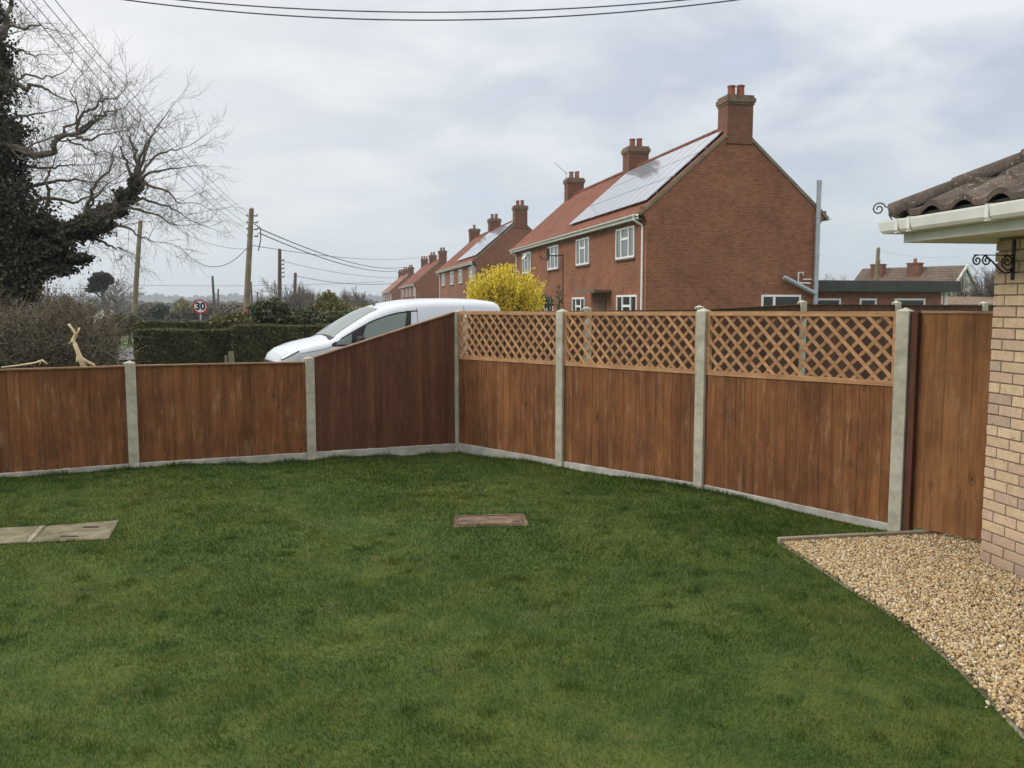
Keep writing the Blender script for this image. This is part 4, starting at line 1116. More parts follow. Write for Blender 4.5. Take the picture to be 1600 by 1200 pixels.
# distant bungalow behind it
def far_bungalow():
    Y = 72.0; A = at(1336, 442, Y); 
    c = at(1424, 440, Y); t = thing('distant_bungalow', 'brown tiled bungalow with pale gable beyond the flat roof', 'bungalow', (c.x, c.y, 0), R(-50))
    L = 8.6; z_e = 2.9; z_r = 4.72; D = 2.3
    b = MB(); b.box(-L/2+.1, L/2-.1, -D, D, -1.2, z_e); b.add([(L/2-.1, -D, z_e), (L/2-.1, D, z_e), (L/2-.1, 0, z_r-.1)], [(0, 1, 2)]); b.add([(-L/2+.1, -D, z_e), (-L/2+.1, D, z_e), (-L/2+.1, 0, z_r-.1)], [(0, 2, 1)])
    b.build('wall', M['render'], t)
    b = MB()
    for sg in (-1, 1):
        b.hexa([(-L/2, sg*(D+.4), z_e-.25), (L/2, sg*(D+.4), z_e-.25), (-L/2, 0, z_r-.02), (L/2, 0, z_r-.02), (-L/2, sg*(D+.4), z_e-.1), (L/2, sg*(D+.4), z_e-.1), (-L/2, 0, z_r+.12), (L/2, 0, z_r+.12)])
    ro = b.build('roof', M['brownroof'], t, fix=True)
    b = MB()
    for sg in (-1, 1): b.beam((L/2+.06, sg*(D+.42), z_e-.2), (L/2+.06, 0, z_r+.05), .08, .22)
    b.build('bargeboard', M['dirtywhite'], ro)
    for x in (-2.5, .6):
        c_ = MB(); c_.box(x-.5, x+.5, -1.1, -.4, z_e+.4, z_r+.32); c_.box(x-.55, x+.55, -1.15, -.35, z_r+.321, z_r+.42); k = c_.build('chimney', M['chimbrick'], ro)
    for x in (-2.5, .6):
        c_ = MB(); pot(c_, x, -.75, z_r+.42, .15, .35); c_.build('chimney_pot', M['potdark'], ro)
    b = MB(); b.tube([(L/2+.14, -.9, -.5), (L/2+.14, -.9, 3.9)], .06, 6); b.build('downpipe', M['poledark'], t)
far_bungalow()
# low shed with grey roof
b = MB(); c = at(1530, 470, 40); t = thing('low_shed', 'low grey roofed shed beyond the dark fence by the brick wall', 'shed', (c.x, c.y, 0), R(5))
b.box(-1.7, 2.2, 0, 2.4, -.3, 1.75); b.build('wall', M['felt'], t)
b = MB(); b.hexa([(-1.9, -.3, 1.72), (2.4, -.3, 1.72), (-1.9, 2.7, 2.1), (2.4, 2.7, 2.1), (-1.9, -.3, 1.80), (2.4, -.3, 1.80), (-1.9, 2.7, 2.18), (2.4, 2.7, 2.18)]); b.build('roof', M['capstone'], t)

# ------------------------------------------------------------------ van
def FX(x): return x if x > 1.2 else 1.2-(1.2-x)*.78
def van():
    al = R(26); nearrear = at(793, 484, 15.75); L = 4.36; Wd = .86
    # local: +x = rear -> we use x from nose (0) to rear (L); near side is local -y
    ax = Vector((math.cos(al), math.sin(al), 0)); ay = Vector((-math.sin(al), math.cos(al), 0))
    org = Vector((nearrear.x, nearrear.y, 0))-ax*L+ay*Wd
    t = thing('parked_van', 'white panel van parked behind the sloping fence panel', 'van', (org.x, org.y, .06), al)
    tp = [(0, .70), (.03, .82), (.10, .92), (.25, 1.0), (.50, 1.07), (.80, 1.125), (1.05, 1.16), (1.16, 1.19), (1.35, 1.32), (1.60, 1.475), (1.85, 1.615), (2.05, 1.70), (2.3, 1.775), (2.6, 1.82), (3.0, 1.845), (3.5, 1.85), (3.95, 1.84), (4.2, 1.815), (4.29, 1.77), (4.34, 1.66), (4.36, 1.45)]
    tp = [(FX(p[0]), p[1]) for p in tp]; xs = np.array([p[0] for p in tp]); zs = np.array([p[1] for p in tp])
    def T(x): return float(np.interp(x, xs, zs))
    def Wx(x):
        w_ = Wd
        if x < .85: w_ *= 1-.30*((.85-x)/.6)**2.4
        if x > 4.05: w_ *= 1-.07*((x-4.05)/.31)**2
        return w_
    def hw(x, z):
        top = T(x); w_ = Wx(x)
        if z > .95: w_ -= .17*((z-.95)/.9)**1.3
        if x < 1.25: r = .10
        else: r = .13
        zr = z-(top-r)
        if zr > 0: w_ -= r*(1-math.sqrt(max(0, 1-(zr/r)**2)))
        return w_
    b = MB(); X = sorted(set(list(np.linspace(FX(0), .55, 10))+list(np.linspace(.55, 4.0, 46))+list(np.linspace(4.0, L, 12))+list(xs)))
    rows = []
    for x in X:
        top = T(x); zb = .30; ring = []
        zl = [zb+(top-.13-zb)*k/12 for k in range(13)]+[top-.13+.13*math.sin(R(a)) for a in (15, 30, 45, 60, 75, 90)]
        zl = [z for z in zl]
        side = [(hw(x, z), z) for z in zl]
        wt = side[-1][0]
        crown = .035 if x > 1.2 else .05
        roof = [(wt*(1-k/6), top+crown*(1-(1-k/6)**2)) for k in range(1, 7)]
        half = side+roof
        ring = [(x, -w_, z) for w_, z in half]+[(x, w_, z) for w_, z in half[::-1][1:]]
        rows.append(ring)
    b.grid(rows)
    n = len(rows[0]); b.add(rows[0], [tuple(range(n))]); b.add(rows[-1], [tuple(range(n))[::-1]])
    body = b.build('body', M['vanpaint'], t, smooth=True, fix=True)
    e = body.modifiers.new('es', 'EDGE_SPLIT'); e.split_angle = R(40)
    def sidepatch(pts_top, pts_bot, off, mat, name, par=t, n=16, m_=8, sides=(-1, 1)):
        """pts: lists of (x,z), param matched"""
        for sg in sides:
            q = MB(); rows = []
            for i in range(n+1):
                f = i/n
                def ev(pp):
                    k = f*(len(pp)-1); a = min(int(k), len(pp)-2); g = k-a
                    return (pp[a][0]*(1-g)+pp[a+1][0]*g, pp[a][1]*(1-g)+pp[a+1][1]*g)
                a_, c_ = ev(pts_top), ev(pts_bot)
                rows.append([(a_[0]*(1-j/m_)+c_[0]*j/m_, sg*(hw(a_[0]*(1-j/m_)+c_[0]*j/m_, a_[1]*(1-j/m_)+c_[1]*j/m_)+off), a_[1]*(1-j/m_)+c_[1]*j/m_) for j in range(m_+1)])
            q.grid(rows); q.build(name, mat, par, smooth=True)
    # door window with black surround
    sidepatch([(1.14, 1.125), (1.50, 1.325), (1.85, 1.505), (2.15, 1.60), (2.35, 1.645), (2.56, 1.652)], [(1.12, 1.075), (1.5, 1.07), (1.85, 1.06), (2.15, 1.055), (2.35, 1.05), (2.50, 1.05)], .003, M['blacktrim'], 'window_surround')
    sidepatch([(1.74, 1.425), (1.9, 1.495), (2.15, 1.575), (2.35, 1.615), (2.47, 1.624)], [(1.62, 1.11), (1.85, 1.105), (2.10, 1.10), (2.25, 1.10), (2.36, 1.095)], .006, M['carglass'], 'door_window')
    sidepatch([(1.22, 1.14), (1.35, 1.215), (1.48, 1.285)], [(1.20, 1.105), (1.34, 1.105), (1.46, 1.10)], .006, M['carglass'], 'quarter_window')
    # seams
    for xa, z0, z1 in ((2.66, .5, 1.80), (3.55, .5, 1.83)):
        sidepatch([(xa, z1), (xa+.010, z1)], [(xa, z0), (xa+.010, z0)], .002, M['seam'], 'door_seam', n=1, m_=14)
    sidepatch([(2.45, 1.66), (2.68, 1.67)], [(2.45, 1.64), (2.68, 1.65)], .004, M['blacktrim'], 'window_trim', n=3, m_=1)
    # windscreen: follows the body between x 1.2 and 2.05
    q = MB(); rows = []
    for i in range(15):
        x = 1.20+(2.02-1.20)*i/14; wt = hw(x, T(x))-.0; rows.append([])
        for j in range(-8, 9):
            k = abs(j)/8*.90; rows[-1].append((x-.004, (1 if j > 0 else -1)*wt*k, T(x)+.035*(1-k**2)+.006))
    q.grid(rows); q.build('windscreen', M['carglass'], t, smooth=True)
    q = MB(); q.grid([[(1.12+dx, -.70+1.4*j/8, T(1.12+dx)+.035*(1-(abs(j-4)/4)**2)+.007) for j in range(9)] for dx in (0, .09)]); q.build('scuttle', M['blacktrim'], t)
    q = MB(); q.tube([(1.17, -.1, 1.24), (1.20, -.45, 1.235), (1.21, -.62, 1.22)], .012, 5); q.build('wiper', M['blacktrim'], t)
    sidepatch([(.62, T(.62)-.085), (.8, T(.8)-.10), (1.0, T(1.0)-.11), (1.12, T(1.12)-.10)], [(.62, T(.62)-.094), (.8, T(.8)-.109), (1.0, T(1.0)-.119), (1.12, T(1.12)-.109)], .002, M['seam'], 'bonnet_gap', n=8, m_=1)
    # headlight, grille, bumper, mirrors, wheels, lights
    for sg in (-1, 1):
        q = MB(); rows = []
        for i in range(9):
            f = i/8; x = FX(.03)+.05+.27*f; zt = min(T(x)-.035, .86+.15*f); zb = .68+.20*f**.7
            rows.append([(x-.012, sg*(hw(x, zb+(zt-zb)*j/5)+.007), zb+(zt-zb)*j/5) for j in range(6)])
        hl = q.grid(rows).build('headlight', M['lamp'], t, smooth=True)
        q = MB(); q.tube([(a[0][0], a[0][1]*1.001, a[-1][2]+.008) if False else (a[-1][0], a[-1][1]*1.004, a[-1][2]+.006) for a in rows], .010, 5); q.build('headlight_trim', M['blacktrim'], hl)
        q = MB(); q.tube([(1.52, sg*.80, 1.10), (1.54, sg*.90, 1.10)], .035, 6)
        ms = [(1.50, sg*.86, 1.04), (1.66, sg*.86, 1.04), (1.50, sg*1.04, 1.05), (1.66, sg*1.03, 1.05), (1.53, sg*.87, 1.24), (1.65, sg*.87, 1.26), (1.55, sg*1.02, 1.22), (1.65, sg*1.01, 1.24)]
        q.hexa(ms); mo = q.build('wing_mirror', M['blacktrim'], t, fix=True, bevel=.03)
        q = MB(); q.box(L-.03, L+.012, sg*.70-.07, sg*.70+.07, .85, 1.35); q.build('rear_light', M['signred'], t, bevel=.01)
        for xw in (.92, 3.48):
            q = MB(); q.tube([(xw, sg*(Wd-.22), .31), (xw, sg*(Wd-.20), .31), (xw, sg*(Wd-.02), .31), (xw, sg*(Wd+.0), .31)], [.27, .31, .31, .27], 24); wq = q.build('wheel', M['tyre'], t)
            q = MB(); q.tube([(xw, sg*(Wd-.03), .31), (xw, sg*(Wd+.008), .31)], .20, 20); q.build('rim', M['rim'], wq)
    for sg in (-1, 1):
        q = MB(); q.tube([(2.40, sg*.875, .98), (2.42, sg*.895, .985), (2.56, sg*.895, .985), (2.58, sg*.875, .98)], .014, 6); q.build('door_handle', M['vanpaint'], t)
    q = MB(); q.tube([(2.1, .0, T(2.1)+.03), (2.14, 0, T(2.1)+.06)], [.02, .012], 8); q.build('aerial_base', M['blacktrim'], t)
    q = MB(); q.box(.245, .33, -.42, .42, .75, .82); q.build('upper_grille', M['blacktrim'], t, bevel=.008)
    q = MB(); q.box(.24, .32, -.55, .55, .50, .66); q.build('grille', M['blacktrim'], t, bevel=.01)
    q = MB(); q.box(.18, .45, -.70, .70, .26, .48); q.build('bumper', M['blacktrim'], t, bevel=.04)
    q = MB(); q.box(.235, .262, -.05, .05, .70, .74); q.build('badge', M['rim'], t)
van()
b = MB(); b.prism([(-6.5, 12.6), (1.2, 14.2), (4, 22), (-3, 22), (-6.5, 18)], -.2, .055); o = b.build('driveway', M['drive'], fix=True); tag(o, kind='structure')

# ------------------------------------------------------------------ road, verge
b = MB(); RP = [(-60, 20), (-34, 24.5), (-22, 27.5), (-16.5, 30.5), (-14.2, 36), (-14.6, 50), (-17.5, 70), (-26, 100), (-60, 170), (-110, 290), (-190, 330)]
rows = []; n = 60; cr = []
for k in range(n+1):
    f = k/n*(len(RP)-1); i = min(int(f), len(RP)-2); g = f-i
    p = [Vector((*RP[max(0, min(len(RP)-1, i+q))], 0)) for q in (-1, 0, 1, 2)]
    cr.append(.5*((2*p[1])+(p[2]-p[0])*g+(2*p[0]-5*p[1]+4*p[2]-p[3])*g*g+(3*p[1]-p[0]-3*p[2]+p[3])*g**3))
for k, p in enumerate(cr):
    d = (cr[min(k+1, n)]-cr[max(k-1, 0)]).normalized(); nr = Vector((d.y, -d.x, 0))
    rows.append([Vector((*(p+nr*s).xy, TZ(p.x, p.y)+.06)) for s in (-2.8, 2.8)])
b.grid(rows); tag(b.build('road', M['asphalt']), kind='structure')

# ------------------------------------------------------------------ trees
def rot_about(v, axis, ang): return Matrix.Rotation(ang, 3, axis) @ v
RMIN = .0035
def branch(mb, p, d, L, r, lev, rg, wig=.35, spawn=5, up=.0, taper=.35, lf=.62, sp=(25, 60)):
    n = 5 if lev >= 3 else (4 if lev >= 1 else 3)
    pts = [p.copy()]; rads = [r]; dirs = [d.copy()]
    for i in range(n):
        ax = Vector((rg.gauss(0, 1), rg.gauss(0, 1), rg.gauss(0, 1))).normalized()
        d = (d+ax*wig*rg.random()+Vector((0, 0, up))).normalized()
        p = p+d*L/n; pts.append(p.copy()); rads.append(r*(1-(1-taper)*(i+1)/n)); dirs.append(d.copy())
    mb.tube(pts, rads, 6 if r > .05 else (4 if r > .02 else 3), cap=False, r=rg.random())
    if lev > 0:
        k = spawn if lev > 1 else spawn+1
        for i in range(k):
            f = .22+.78*(i+rg.random())/k; j = min(int(f*n), n-1); g = f*n-j
            q = pts[j].lerp(pts[j+1], min(1, g)); dd = dirs[j+1]
            ax = dd.cross(Vector((rg.gauss(0, 1), rg.gauss(0, 1), rg.gauss(0, 1))))
            if ax.length < 1e-5: continue
            nd = rot_about(dd, ax.normalized(), R(rg.uniform(*sp)))
            branch(mb, q, nd, L*lf*rg.uniform(.7, 1.2), max(RMIN, rads[j+1]*rg.uniform(.45, .65)), lev-1, rg, wig*1.05, spawn, up, taper, lf, sp)
        branch(mb, pts[-1], dirs[-1], L*.65, max(RMIN, rads[-1]*.9), lev-1, rg, wig, spawn, up, taper, lf, sp)

def limb(mb, pts, r0, r1, rg, lev=3, every=.55, ln=1.5, start=0.0, up=.04, wig=.55, spawn=4, bias=None):
    """main limb given as world points, spawning branches"""
    # smooth path
    P = []
    for i in range(len(pts)-1):
        for k in range(4): P.append(pts[i].lerp(pts[i+1], k/4)+Vector((rg.gauss(0, .02), rg.gauss(0, .03), rg.gauss(0, .02))))
    P.append(pts[-1]); n = len(P); rd = [r0+(r1-r0)*i/(n-1) for i in range(n)]
    mb.tube(P, rd, 8, cap=False)
    acc = 0; tot = sum((P[i+1]-P[i]).length for i in range(n-1)); run = 0
    for i in range(1, n-1):
        s = (P[i+1]-P[i]).length; acc += s; run += s
        if run/tot < start: continue
        while acc > every:
            acc -= every*rg.uniform(.7, 1.3); d = (P[i+1]-P[i]).normalized()
            ax = d.cross(Vector((rg.gauss(0, 1), rg.gauss(0, 1), rg.gauss(0, 1)))).normalized()
            nd = rot_about(d, ax, R(rg.uniform(30, 75)))
            if bias: nd = (nd+bias*.5).normalized()
            branch(mb, P[i], nd, ln*rg.uniform(.6, 1.25), max(.008, rd[i]*rg.uniform(.25, .42)), lev, rg, wig, spawn, up)
    branch(mb, P[-1], (P[-1]-P[-2]).normalized(), ln, r1, lev, rg, wig, spawn, up)

def oak():
    rg = random.Random(5); Z = 18.5
    base = at(-75, 474, Z); t = thing('ivy_clad_oak', 'large bare oak wrapped in dark ivy at the left edge', 'tree', (base.x, base.y, -.2))
    o0 = Vector((base.x, base.y, -.2))
    def A(x, y, dz=0): return at(x, y, Z+dz)-o0
    tr = MB()
    tr.tube([A(-75, 600), A(-70, 520), A(-66, 430), A(-60, 330), A(-55, 230), A(-50, 100), A(-60, -40), A(-40, -180)], [.55, .46, .42, .38, .33, .27, .2, .1], 12)
    tr.build('trunk', M['bark'], t, smooth=True)
    b = MB()
    limb(b, [A(-66, 400), A(20, 376), A(85, 362), A(130, 352), A(165, 335), A(195, 308), A(214, 282)], .24, .055, rg, lev=3, every=.8, ln=.8, start=.45, bias=Vector((.2, 0, .1)))
    # fan at the end of the big limb
    for (x1, y1, x2, y2, x3, y3) in ((222, 255, 232, 222, 248, 195), (228, 262, 252, 240, 282, 232), (214, 250, 206, 225, 202, 205), (226, 275, 255, 266, 284, 262), (232, 288, 262, 300, 284, 318), (200, 262, 190, 240, 192, 222)):
        z2 = rg.uniform(-.8, .8); limb(b, [A(214, 284), A(x1, y1, z2*.4), A(x2, y2, z2*.8), A(x3, y3, z2)], .040, .011, rg, lev=2, every=.27, ln=.75, start=.1, spawn=4, up=.01)
    # lower right sweep of drooping twigs
    for (pts) in ([(150, 345), (185, 350), (215, 365), (240, 378)], [(160, 338), (200, 325), (240, 335), (276, 352)], [(180, 325), (225, 310), (262, 322), (288, 338)], [(120, 352), (150, 375), (175, 385), (198, 392)]):
        dz = rg.uniform(-.7, .7); limb(b, [A(x, y, dz*i/3) for i, (x, y) in enumerate(pts)], .04, .010, rg, lev=2, every=.26, ln=.7, start=.15, up=-.03)
    # the crooked limb
    limb(b, [A(-60, 250), A(0, 226), A(35, 235), A(57, 245), A(85, 236), A(88, 213), A(115, 211)], .095, .045, rg, lev=2, every=.45, ln=.9, start=.3)
    limb(b, [A(115, 211), A(131, 197), A(147, 187), A(165, 176), A(182, 172)], .042, .012, rg, lev=2, every=.26, ln=.75)
    limb(b, [A(120, 205), A(130, 175), A(148, 165), A(165, 155), A(186, 150)], .035, .012, rg, lev=2, every=.24, ln=.7)
    limb(b, [A(100, 208), A(103, 197), A(122, 190), A(118, 160), A(112, 140)], .03, .010, rg, lev=2, every=.26, ln=.65)
    limb(b, [A(117, 212), A(133, 220), A(150, 213), A(175, 208)], .035, .012, rg, lev=2, every=.26, ln=.7)
    limb(b, [A(105, 215), A(130, 230), A(145, 235), A(158, 243)], .022, .008, rg, lev=1, every=.4, ln=.4)
    # upper limbs
    limb(b, [A(-50, 150), A(0, 140), A(20, 130), A(42, 141), A(46, 133), A(70, 137), A(88, 150)], .08, .014, rg, lev=2, every=.28, ln=.7, start=.35)
    limb(b, [A(10, 132), A(40, 118), A(70, 122), A(95, 115)], .03, .010, rg, lev=2, every=.25, ln=.6)
    limb(b, [A(-55, 100), A(-10, 66), A(5, 45), A(12, 22), A(22, -5), A(30, -35)], .09, .025, rg, lev=3, every=.6, ln=.6, start=.35)
    limb(b, [A(-45, 80), A(5, 58), A(15, 42), A(50, 40), A(75, 45)], .05, .010, rg, lev=2, every=.3, ln=.6, start=.4)
    limb(b, [A(-40, 90), A(5, 72), A(35, 80), A(62, 85)], .04, .010, rg, lev=2, every=.3, ln=.6, start=.4)
    limb(b, [A(-50, 20), A(-30, -30), A(-10, -80), A(10, -120)], .14, .04, rg, lev=3, every=.9, ln=.8)
    limb(b, [A(-60, -20), A(-130, -90), A(-200, -130)], .15, .05, rg, lev=2, every=.7, ln=1.4)
    limb(b, [A(-70, 260), A(-160, 200), A(-260, 160)], .2, .06, rg, lev=2, every=.7, ln=1.4)
    # middle band of fine branching behind
    for (pts, r0) in (([(-50, 320), (20, 300), (60, 290), (105, 280), (150, 285)], .07), ([(-50, 330), (30, 320), (80, 310), (120, 318), (155, 300)], .07), ([(-50, 200), (10, 190), (40, 180), (75, 175)], .05), ([(-40, 280), (15, 268), (50, 262), (85, 262), (120, 258)], .05), ([(60, 345), (75, 310), (72, 280), (85, 250)], .05), ([(130, 350), (140, 310), (150, 285), (172, 262), (178, 235)], .045), ([(100, 355), (135, 330), (150, 305), (168, 288)], .04)):
        dz = rg.uniform(-.5, 1.6); limb(b, [A(x, y, dz*min(1, i/2)) for i, (x, y) in enumerate(pts)], r0, .011, rg, lev=2, every=.26, ln=.85, start=.2)
    b.build('branches', M['twig'], t)
    # ivy
    cl = []   # (x,y,rx(px),ry(px),dz spread, n)
    blobs = [(-60, 60, 60, 70, 3000), (-45, 130, 58, 62, 6000), (-20, 95, 38, 38, 2500), (-62, 220, 62, 60, 3500), (-40, 215, 78, 42, 7000), (-20, 270, 60, 50, 6000), (-40, 330, 95, 50, 9000), (-10, 380, 90, 45, 9000), (-40, 440, 90, 45, 8000), (50, 370, 60, 22, 4500), (110, 362, 45, 14, 2600), (150, 349, 25, 12, 1300), (175, 330, 20, 11, 900), (198, 308, 13, 12, 700), (213, 286, 7, 16, 420), (60, 395, 50, 20, 3400), (105, 406, 32, 8, 900), (85, 422, 34, 9, 800), (30, 430, 40, 30, 3500), (146, 342, 14, 16, 700), (15, 460, 45, 22, 2500), (60, 350, 30, 14, 1200), (128, 402, 12, 6, 250), (-30, 20, 36, 30, 1500)]
    P = []
    for x, y, rx, ry, n in blobs:
        n = int(n*1.9)
        c = A(x, y, rg.uniform(-.3, .3)); s = Z/F
        v = rng.normal(size=(n, 3)); v /= np.linalg.norm(v, axis=1)[:, None]; rr = rng.random(n)**.45*(1+.22*np.maximum(0, rng.normal(0, 1, n)))
        lump = 1+.22*np.sin(v[:, 0]*7+x)*np.cos(v[:, 2]*6+y)
        v = v*(rr*lump)[:, None]*np.array([rx*s, max(.35, min(rx, ry)*s*.9), ry*s])
        P.append(v+np.array(c))
    P = np.concatenate(P)
    # ragged hanging ends
    o = np_mesh('ivy', leaf_quads(P, .036, rng, aspect=.7), 4, M['ivy'], t)
oak()

def bare_tree(name, label, px, base_y, top_y, Y, seed, spread=1.0, group=None, lev=4, mat='twig', rmul=1.0, cat='tree', z0=None, up=.05, stemf=.22, bushy=0, sp=(22, 50), spawn=4):
    global RMIN
    RMIN = max(.004, Y*.00021*rmul) if Y < 300 else .0035
    rg = random.Random(seed); g = at(px, base_y, Y); zb = TZ(g.x, g.y) if z0 is None else z0
    h = at(px, top_y, Y).z-zb
    t = thing(name, label, cat, (g.x, g.y, zb), rg.uniform(0, 6), group)
    b = MB(); r0 = h*.022*rmul
    p = Vector((0, 0, 0)); pts = [p, Vector((rg.gauss(0, .02)*h, rg.gauss(0, .02)*h, h*stemf*.5)), Vector((rg.gauss(0, .02)*h, rg.gauss(0, .02)*h, h*stemf)), Vector((rg.gauss(0, .03)*h, rg.gauss(0, .03)*h, h*(stemf+.15)))]
    b.tube(pts, [r0*1.2, r0, r0*.9, r0*.7], 8); b.build('trunk', M['bark'], t, smooth=True)
    b = MB(); n = 7+bushy
    for k in range(n):
        a = k*2.4+rg.random(); q = pts[2].lerp(pts[3], rg.random()); tl = rg.uniform(.15, 1.0)*spread
        d = Vector((math.cos(a)*tl, math.sin(a)*tl, .75)).normalized()
        branch(b, q, d, h*.30*rg.uniform(.8, 1.15), r0*rg.uniform(.35, .55), lev-1, rg, .4, spawn, up, .4, .66, sp)
    # clamp height to what the picture shows
    zs_ = [v[2] for v in b.v]; m_ = max(zs_); k_ = h/m_ if m_ > 0 else 1
    b.v = [(x*spread, y*spread, z*k_ if z > h*stemf else z) for x, y, z in b.v]
    b.build('branches', M[mat], t); RMIN = .0035
    return t
def leaf_blob(name, label, cat, parts, Y, mat, size, group=None, stem=True, dens=1.0, base=None, up=0.0, flat=None, mat2=None):
    """parts: (px,py,rx,ry,n) ellipsoids in the picture at depth Y"""
    x0 = sum(p[0] for p in parts)/len(parts); g = at(x0, 520, Y); z0 = TZ(g.x, g.y)
    t = thing(name, label, cat, (g.x, g.y, z0), 0, group); o0 = Vector((g.x, g.y, z0)); P = []; s = Y/F
    st = MB()
    for (x, y, rx, ry, n) in parts:
        c = at(x, y, Y)-o0; n = int(n*dens)
        v = rng.normal(size=(n, 3)); v /= np.linalg.norm(v, axis=1)[:, None]; rr = rng.random(n)**.38
        lump = 1+.16*np.sin(v[:, 0]*9+x)*np.cos(v[:, 2]*8+y)+.10*np.sin(v[:, 1]*14+v[:, 2]*11)
        P.append(v*(rr*lump)[:, None]*np.array([rx*s, rx*s, ry*s])+np.array(c))
        if stem:
            for k in range(3): st.tube([(c.x+random.gauss(0, .1), random.gauss(0, .1), 0), (c.x*.9+random.gauss(0, rx*s*.3), c.y, c.z*.6), (c.x+random.gauss(0, rx*s*.4), c.y+random.gauss(0, rx*s*.3), c.z+ry*s*.4)], [.05, .035, .012], 5)
    np_mesh('foliage', leaf_quads(np.concatenate(P), size, rng, aspect=.6), 4, M[mat], t)
    if stem: st.build('stems', M['twig'], t)
    return t

# hedges ----------------------------------------------------------
def hedge(name, label, A, Bp, width, h, n, mat='hedge', leaf=.045, topmat='hedgetop', rnd_end=True):
    A = Vector(A); Bp = Vector(Bp); d = Bp-A; L = d.length; rz = math.atan2(d.y, d.x); zb = -.16
    t = thing(name, label, 'hedge', (A.x, A.y, zb), rz)
    # shell of leaves: front, back, top, ends
    u = rng.random(n); k = rng.random(n); P = np.zeros((n, 3)); wob = lambda x, z: .05*np.sin(x*2.3)+.04*np.sin(x*5.1+z*4)+.03*np.sin(x*9.7+z*7)
    fr = k < .52; tp_ = (k >= .52) & (k < .80); bk = (k >= .80) & (k < .9); en = k >= .9
    P[:, 0] = u*L; zz_ = rng.random(n)*h
    P[fr, 1] = -width/2+rng.exponential(.06, fr.sum()); P[fr, 2] = zz_[fr]
    P[bk, 1] = width/2-rng.exponential(.06, bk.sum()); P[bk, 2] = zz_[bk]
    P[tp_, 1] = (rng.random(tp_.sum())-.5)*width; P[tp_, 2] = h-rng.exponential(.045, tp_.sum())+.02*np.sin(P[tp_, 0]*3)
    P[en, 0] = np.where(rng.random(en.sum()) < .5, rng.exponential(.06, en.sum()), L-rng.exponential(.06, en.sum())); P[en, 1] = (rng.random(en.sum())-.5)*width; P[en, 2] = zz_[en]
    P[:, 1] += wob(P[:, 0], P[:, 2])*np.where(P[:, 1] < 0, 1, -1)
    np_mesh('foliage', leaf_quads(P[~tp_], leaf, rng), 4, M[mat], t)
    np_mesh('top_growth', leaf_quads(P[tp_], leaf, rng), 4, M[topmat], t)
    b = MB(); b.box(.3, L-.3, -width/2+.28, width/2-.28, 0, h-.3); b.build('inner_growth', M['hedge'], t)
    return t
hedge('clipped_hedge', 'long clipped dark green hedge behind the low fence and van', at(222, 560, 23.5).xy.to_3d(), at(560, 560, 24.2).xy.to_3d(), 1.3, zof(300, 517, at(300, 517, 23.0))+.16, 95000, leaf=.05)
hedge('taller_hedge', 'right stretch of hedge, slightly taller, beside the van bonnet', at(368, 560, 22.8).xy.to_3d(), at(620, 560, 23.6).xy.to_3d(), 1.1, zof(420, 510, at(420, 510, 22.6))+.16, 65000, leaf=.05)
hedge('rear_hedge', 'rear strip of hedge showing above the clipped hedge', at(226, 505, 27.5).xy.to_3d(), at(345, 505, 27.8).xy.to_3d(), 1.4, zof(300, 503, at(300, 503, 27.2))+.16, 26000)
leaf_blob('domed_bush', 'dome shaped dark green bush beside the utility pole', 'bush', [(425, 492, 35, 22, 14000), (428, 500, 40, 20, 9000)], 27, 'bush', .06)
leaf_blob('variegated_bush', 'cream and green mottled bush on the hedge', 'bush', [(345, 504, 18, 12, 2600), (368, 502, 16, 13, 2600), (335, 507, 12, 8, 900), (385, 506, 12, 9, 1200)], 26, 'varieg', .06)
leaf_blob('reddish_bush', 'small reddish shoots at the foot of the utility pole', 'bush', [(391, 490, 9, 10, 800), (384, 494, 8, 7, 500)], 31, 'redleaf', .05)
leaf_blob('dark_shrub', 'dark green shrub left of the clipped hedge', 'bush', [(185, 508, 20, 16, 4000), (205, 505, 14, 12, 2500), (170, 505, 16, 10, 2000)], 42, 'hedge', .09)
leaf_blob('olive_bush', 'tall olive brown scrub beyond the hedge', 'bush', [(512, 478, 18, 22, 2600), (525, 490, 24, 18, 3500), (505, 495, 20, 14, 2500)], 46, 'olive', .09)
leaf_blob('brown_scrub', 'brown green scrub between the domed bush and the van', 'bush', [(480, 494, 20, 14, 3500), (497, 500, 24, 12, 3500), (545, 498, 20, 12, 3500), (465, 500, 12, 12, 1500)], 40, 'bush', .08)
leaf_blob('brown_hedgerow', 'brown hedgerow running above the windscreen', 'bush', [(570, 488, 24, 12, 3000), (600, 490, 26, 10, 3000), (545, 485, 16, 12, 1500), (640, 490, 30, 10, 2500)], 60, 'scrub', .12)
leaf_blob('yellowish_bush', 'small yellow green bush at the van roof', 'bush', [(560, 486, 14, 7, 900), (572, 482, 10, 6, 500)], 52, 'olive', .09)

# small white finial on the hedge
g = at(496, 505, 25.5); b = MB(); t = thing('garden_ornament', 'tiny white ornament standing on the hedge line', 'ornament', (g.x, g.y, -.16))
b.tube([(0, 0, 0), (0, 0, 1.10), (0, 0, 1.18), (0, 0, 1.24), (0, 0, 1.30), (0, 0, 1.36)], [.04, .04, .11, .09, .05, .02], 10); b.build('ornament', M['white'], t, smooth=True)
# stump post in front of the hedge
g = at(361, 553, 20.5); b = MB(); t = thing('gate_stump', 'short weathered wooden post in front of the hedge', 'post', (g.x, g.y, -.16))
b.tube([(0, 0, 0), (0.01, 0, .6), (0, 0, zof(361, 549, g)+.16)], [.07, .065, .06], 10); b.build('post', M['pole'], t)
b = MB(); b.tube([(-.13, .02, 0), (-.12, .02, zof(361, 553, g)+.12)], [.05, .04], 8); b.build('side_stake', M['pole'], t)

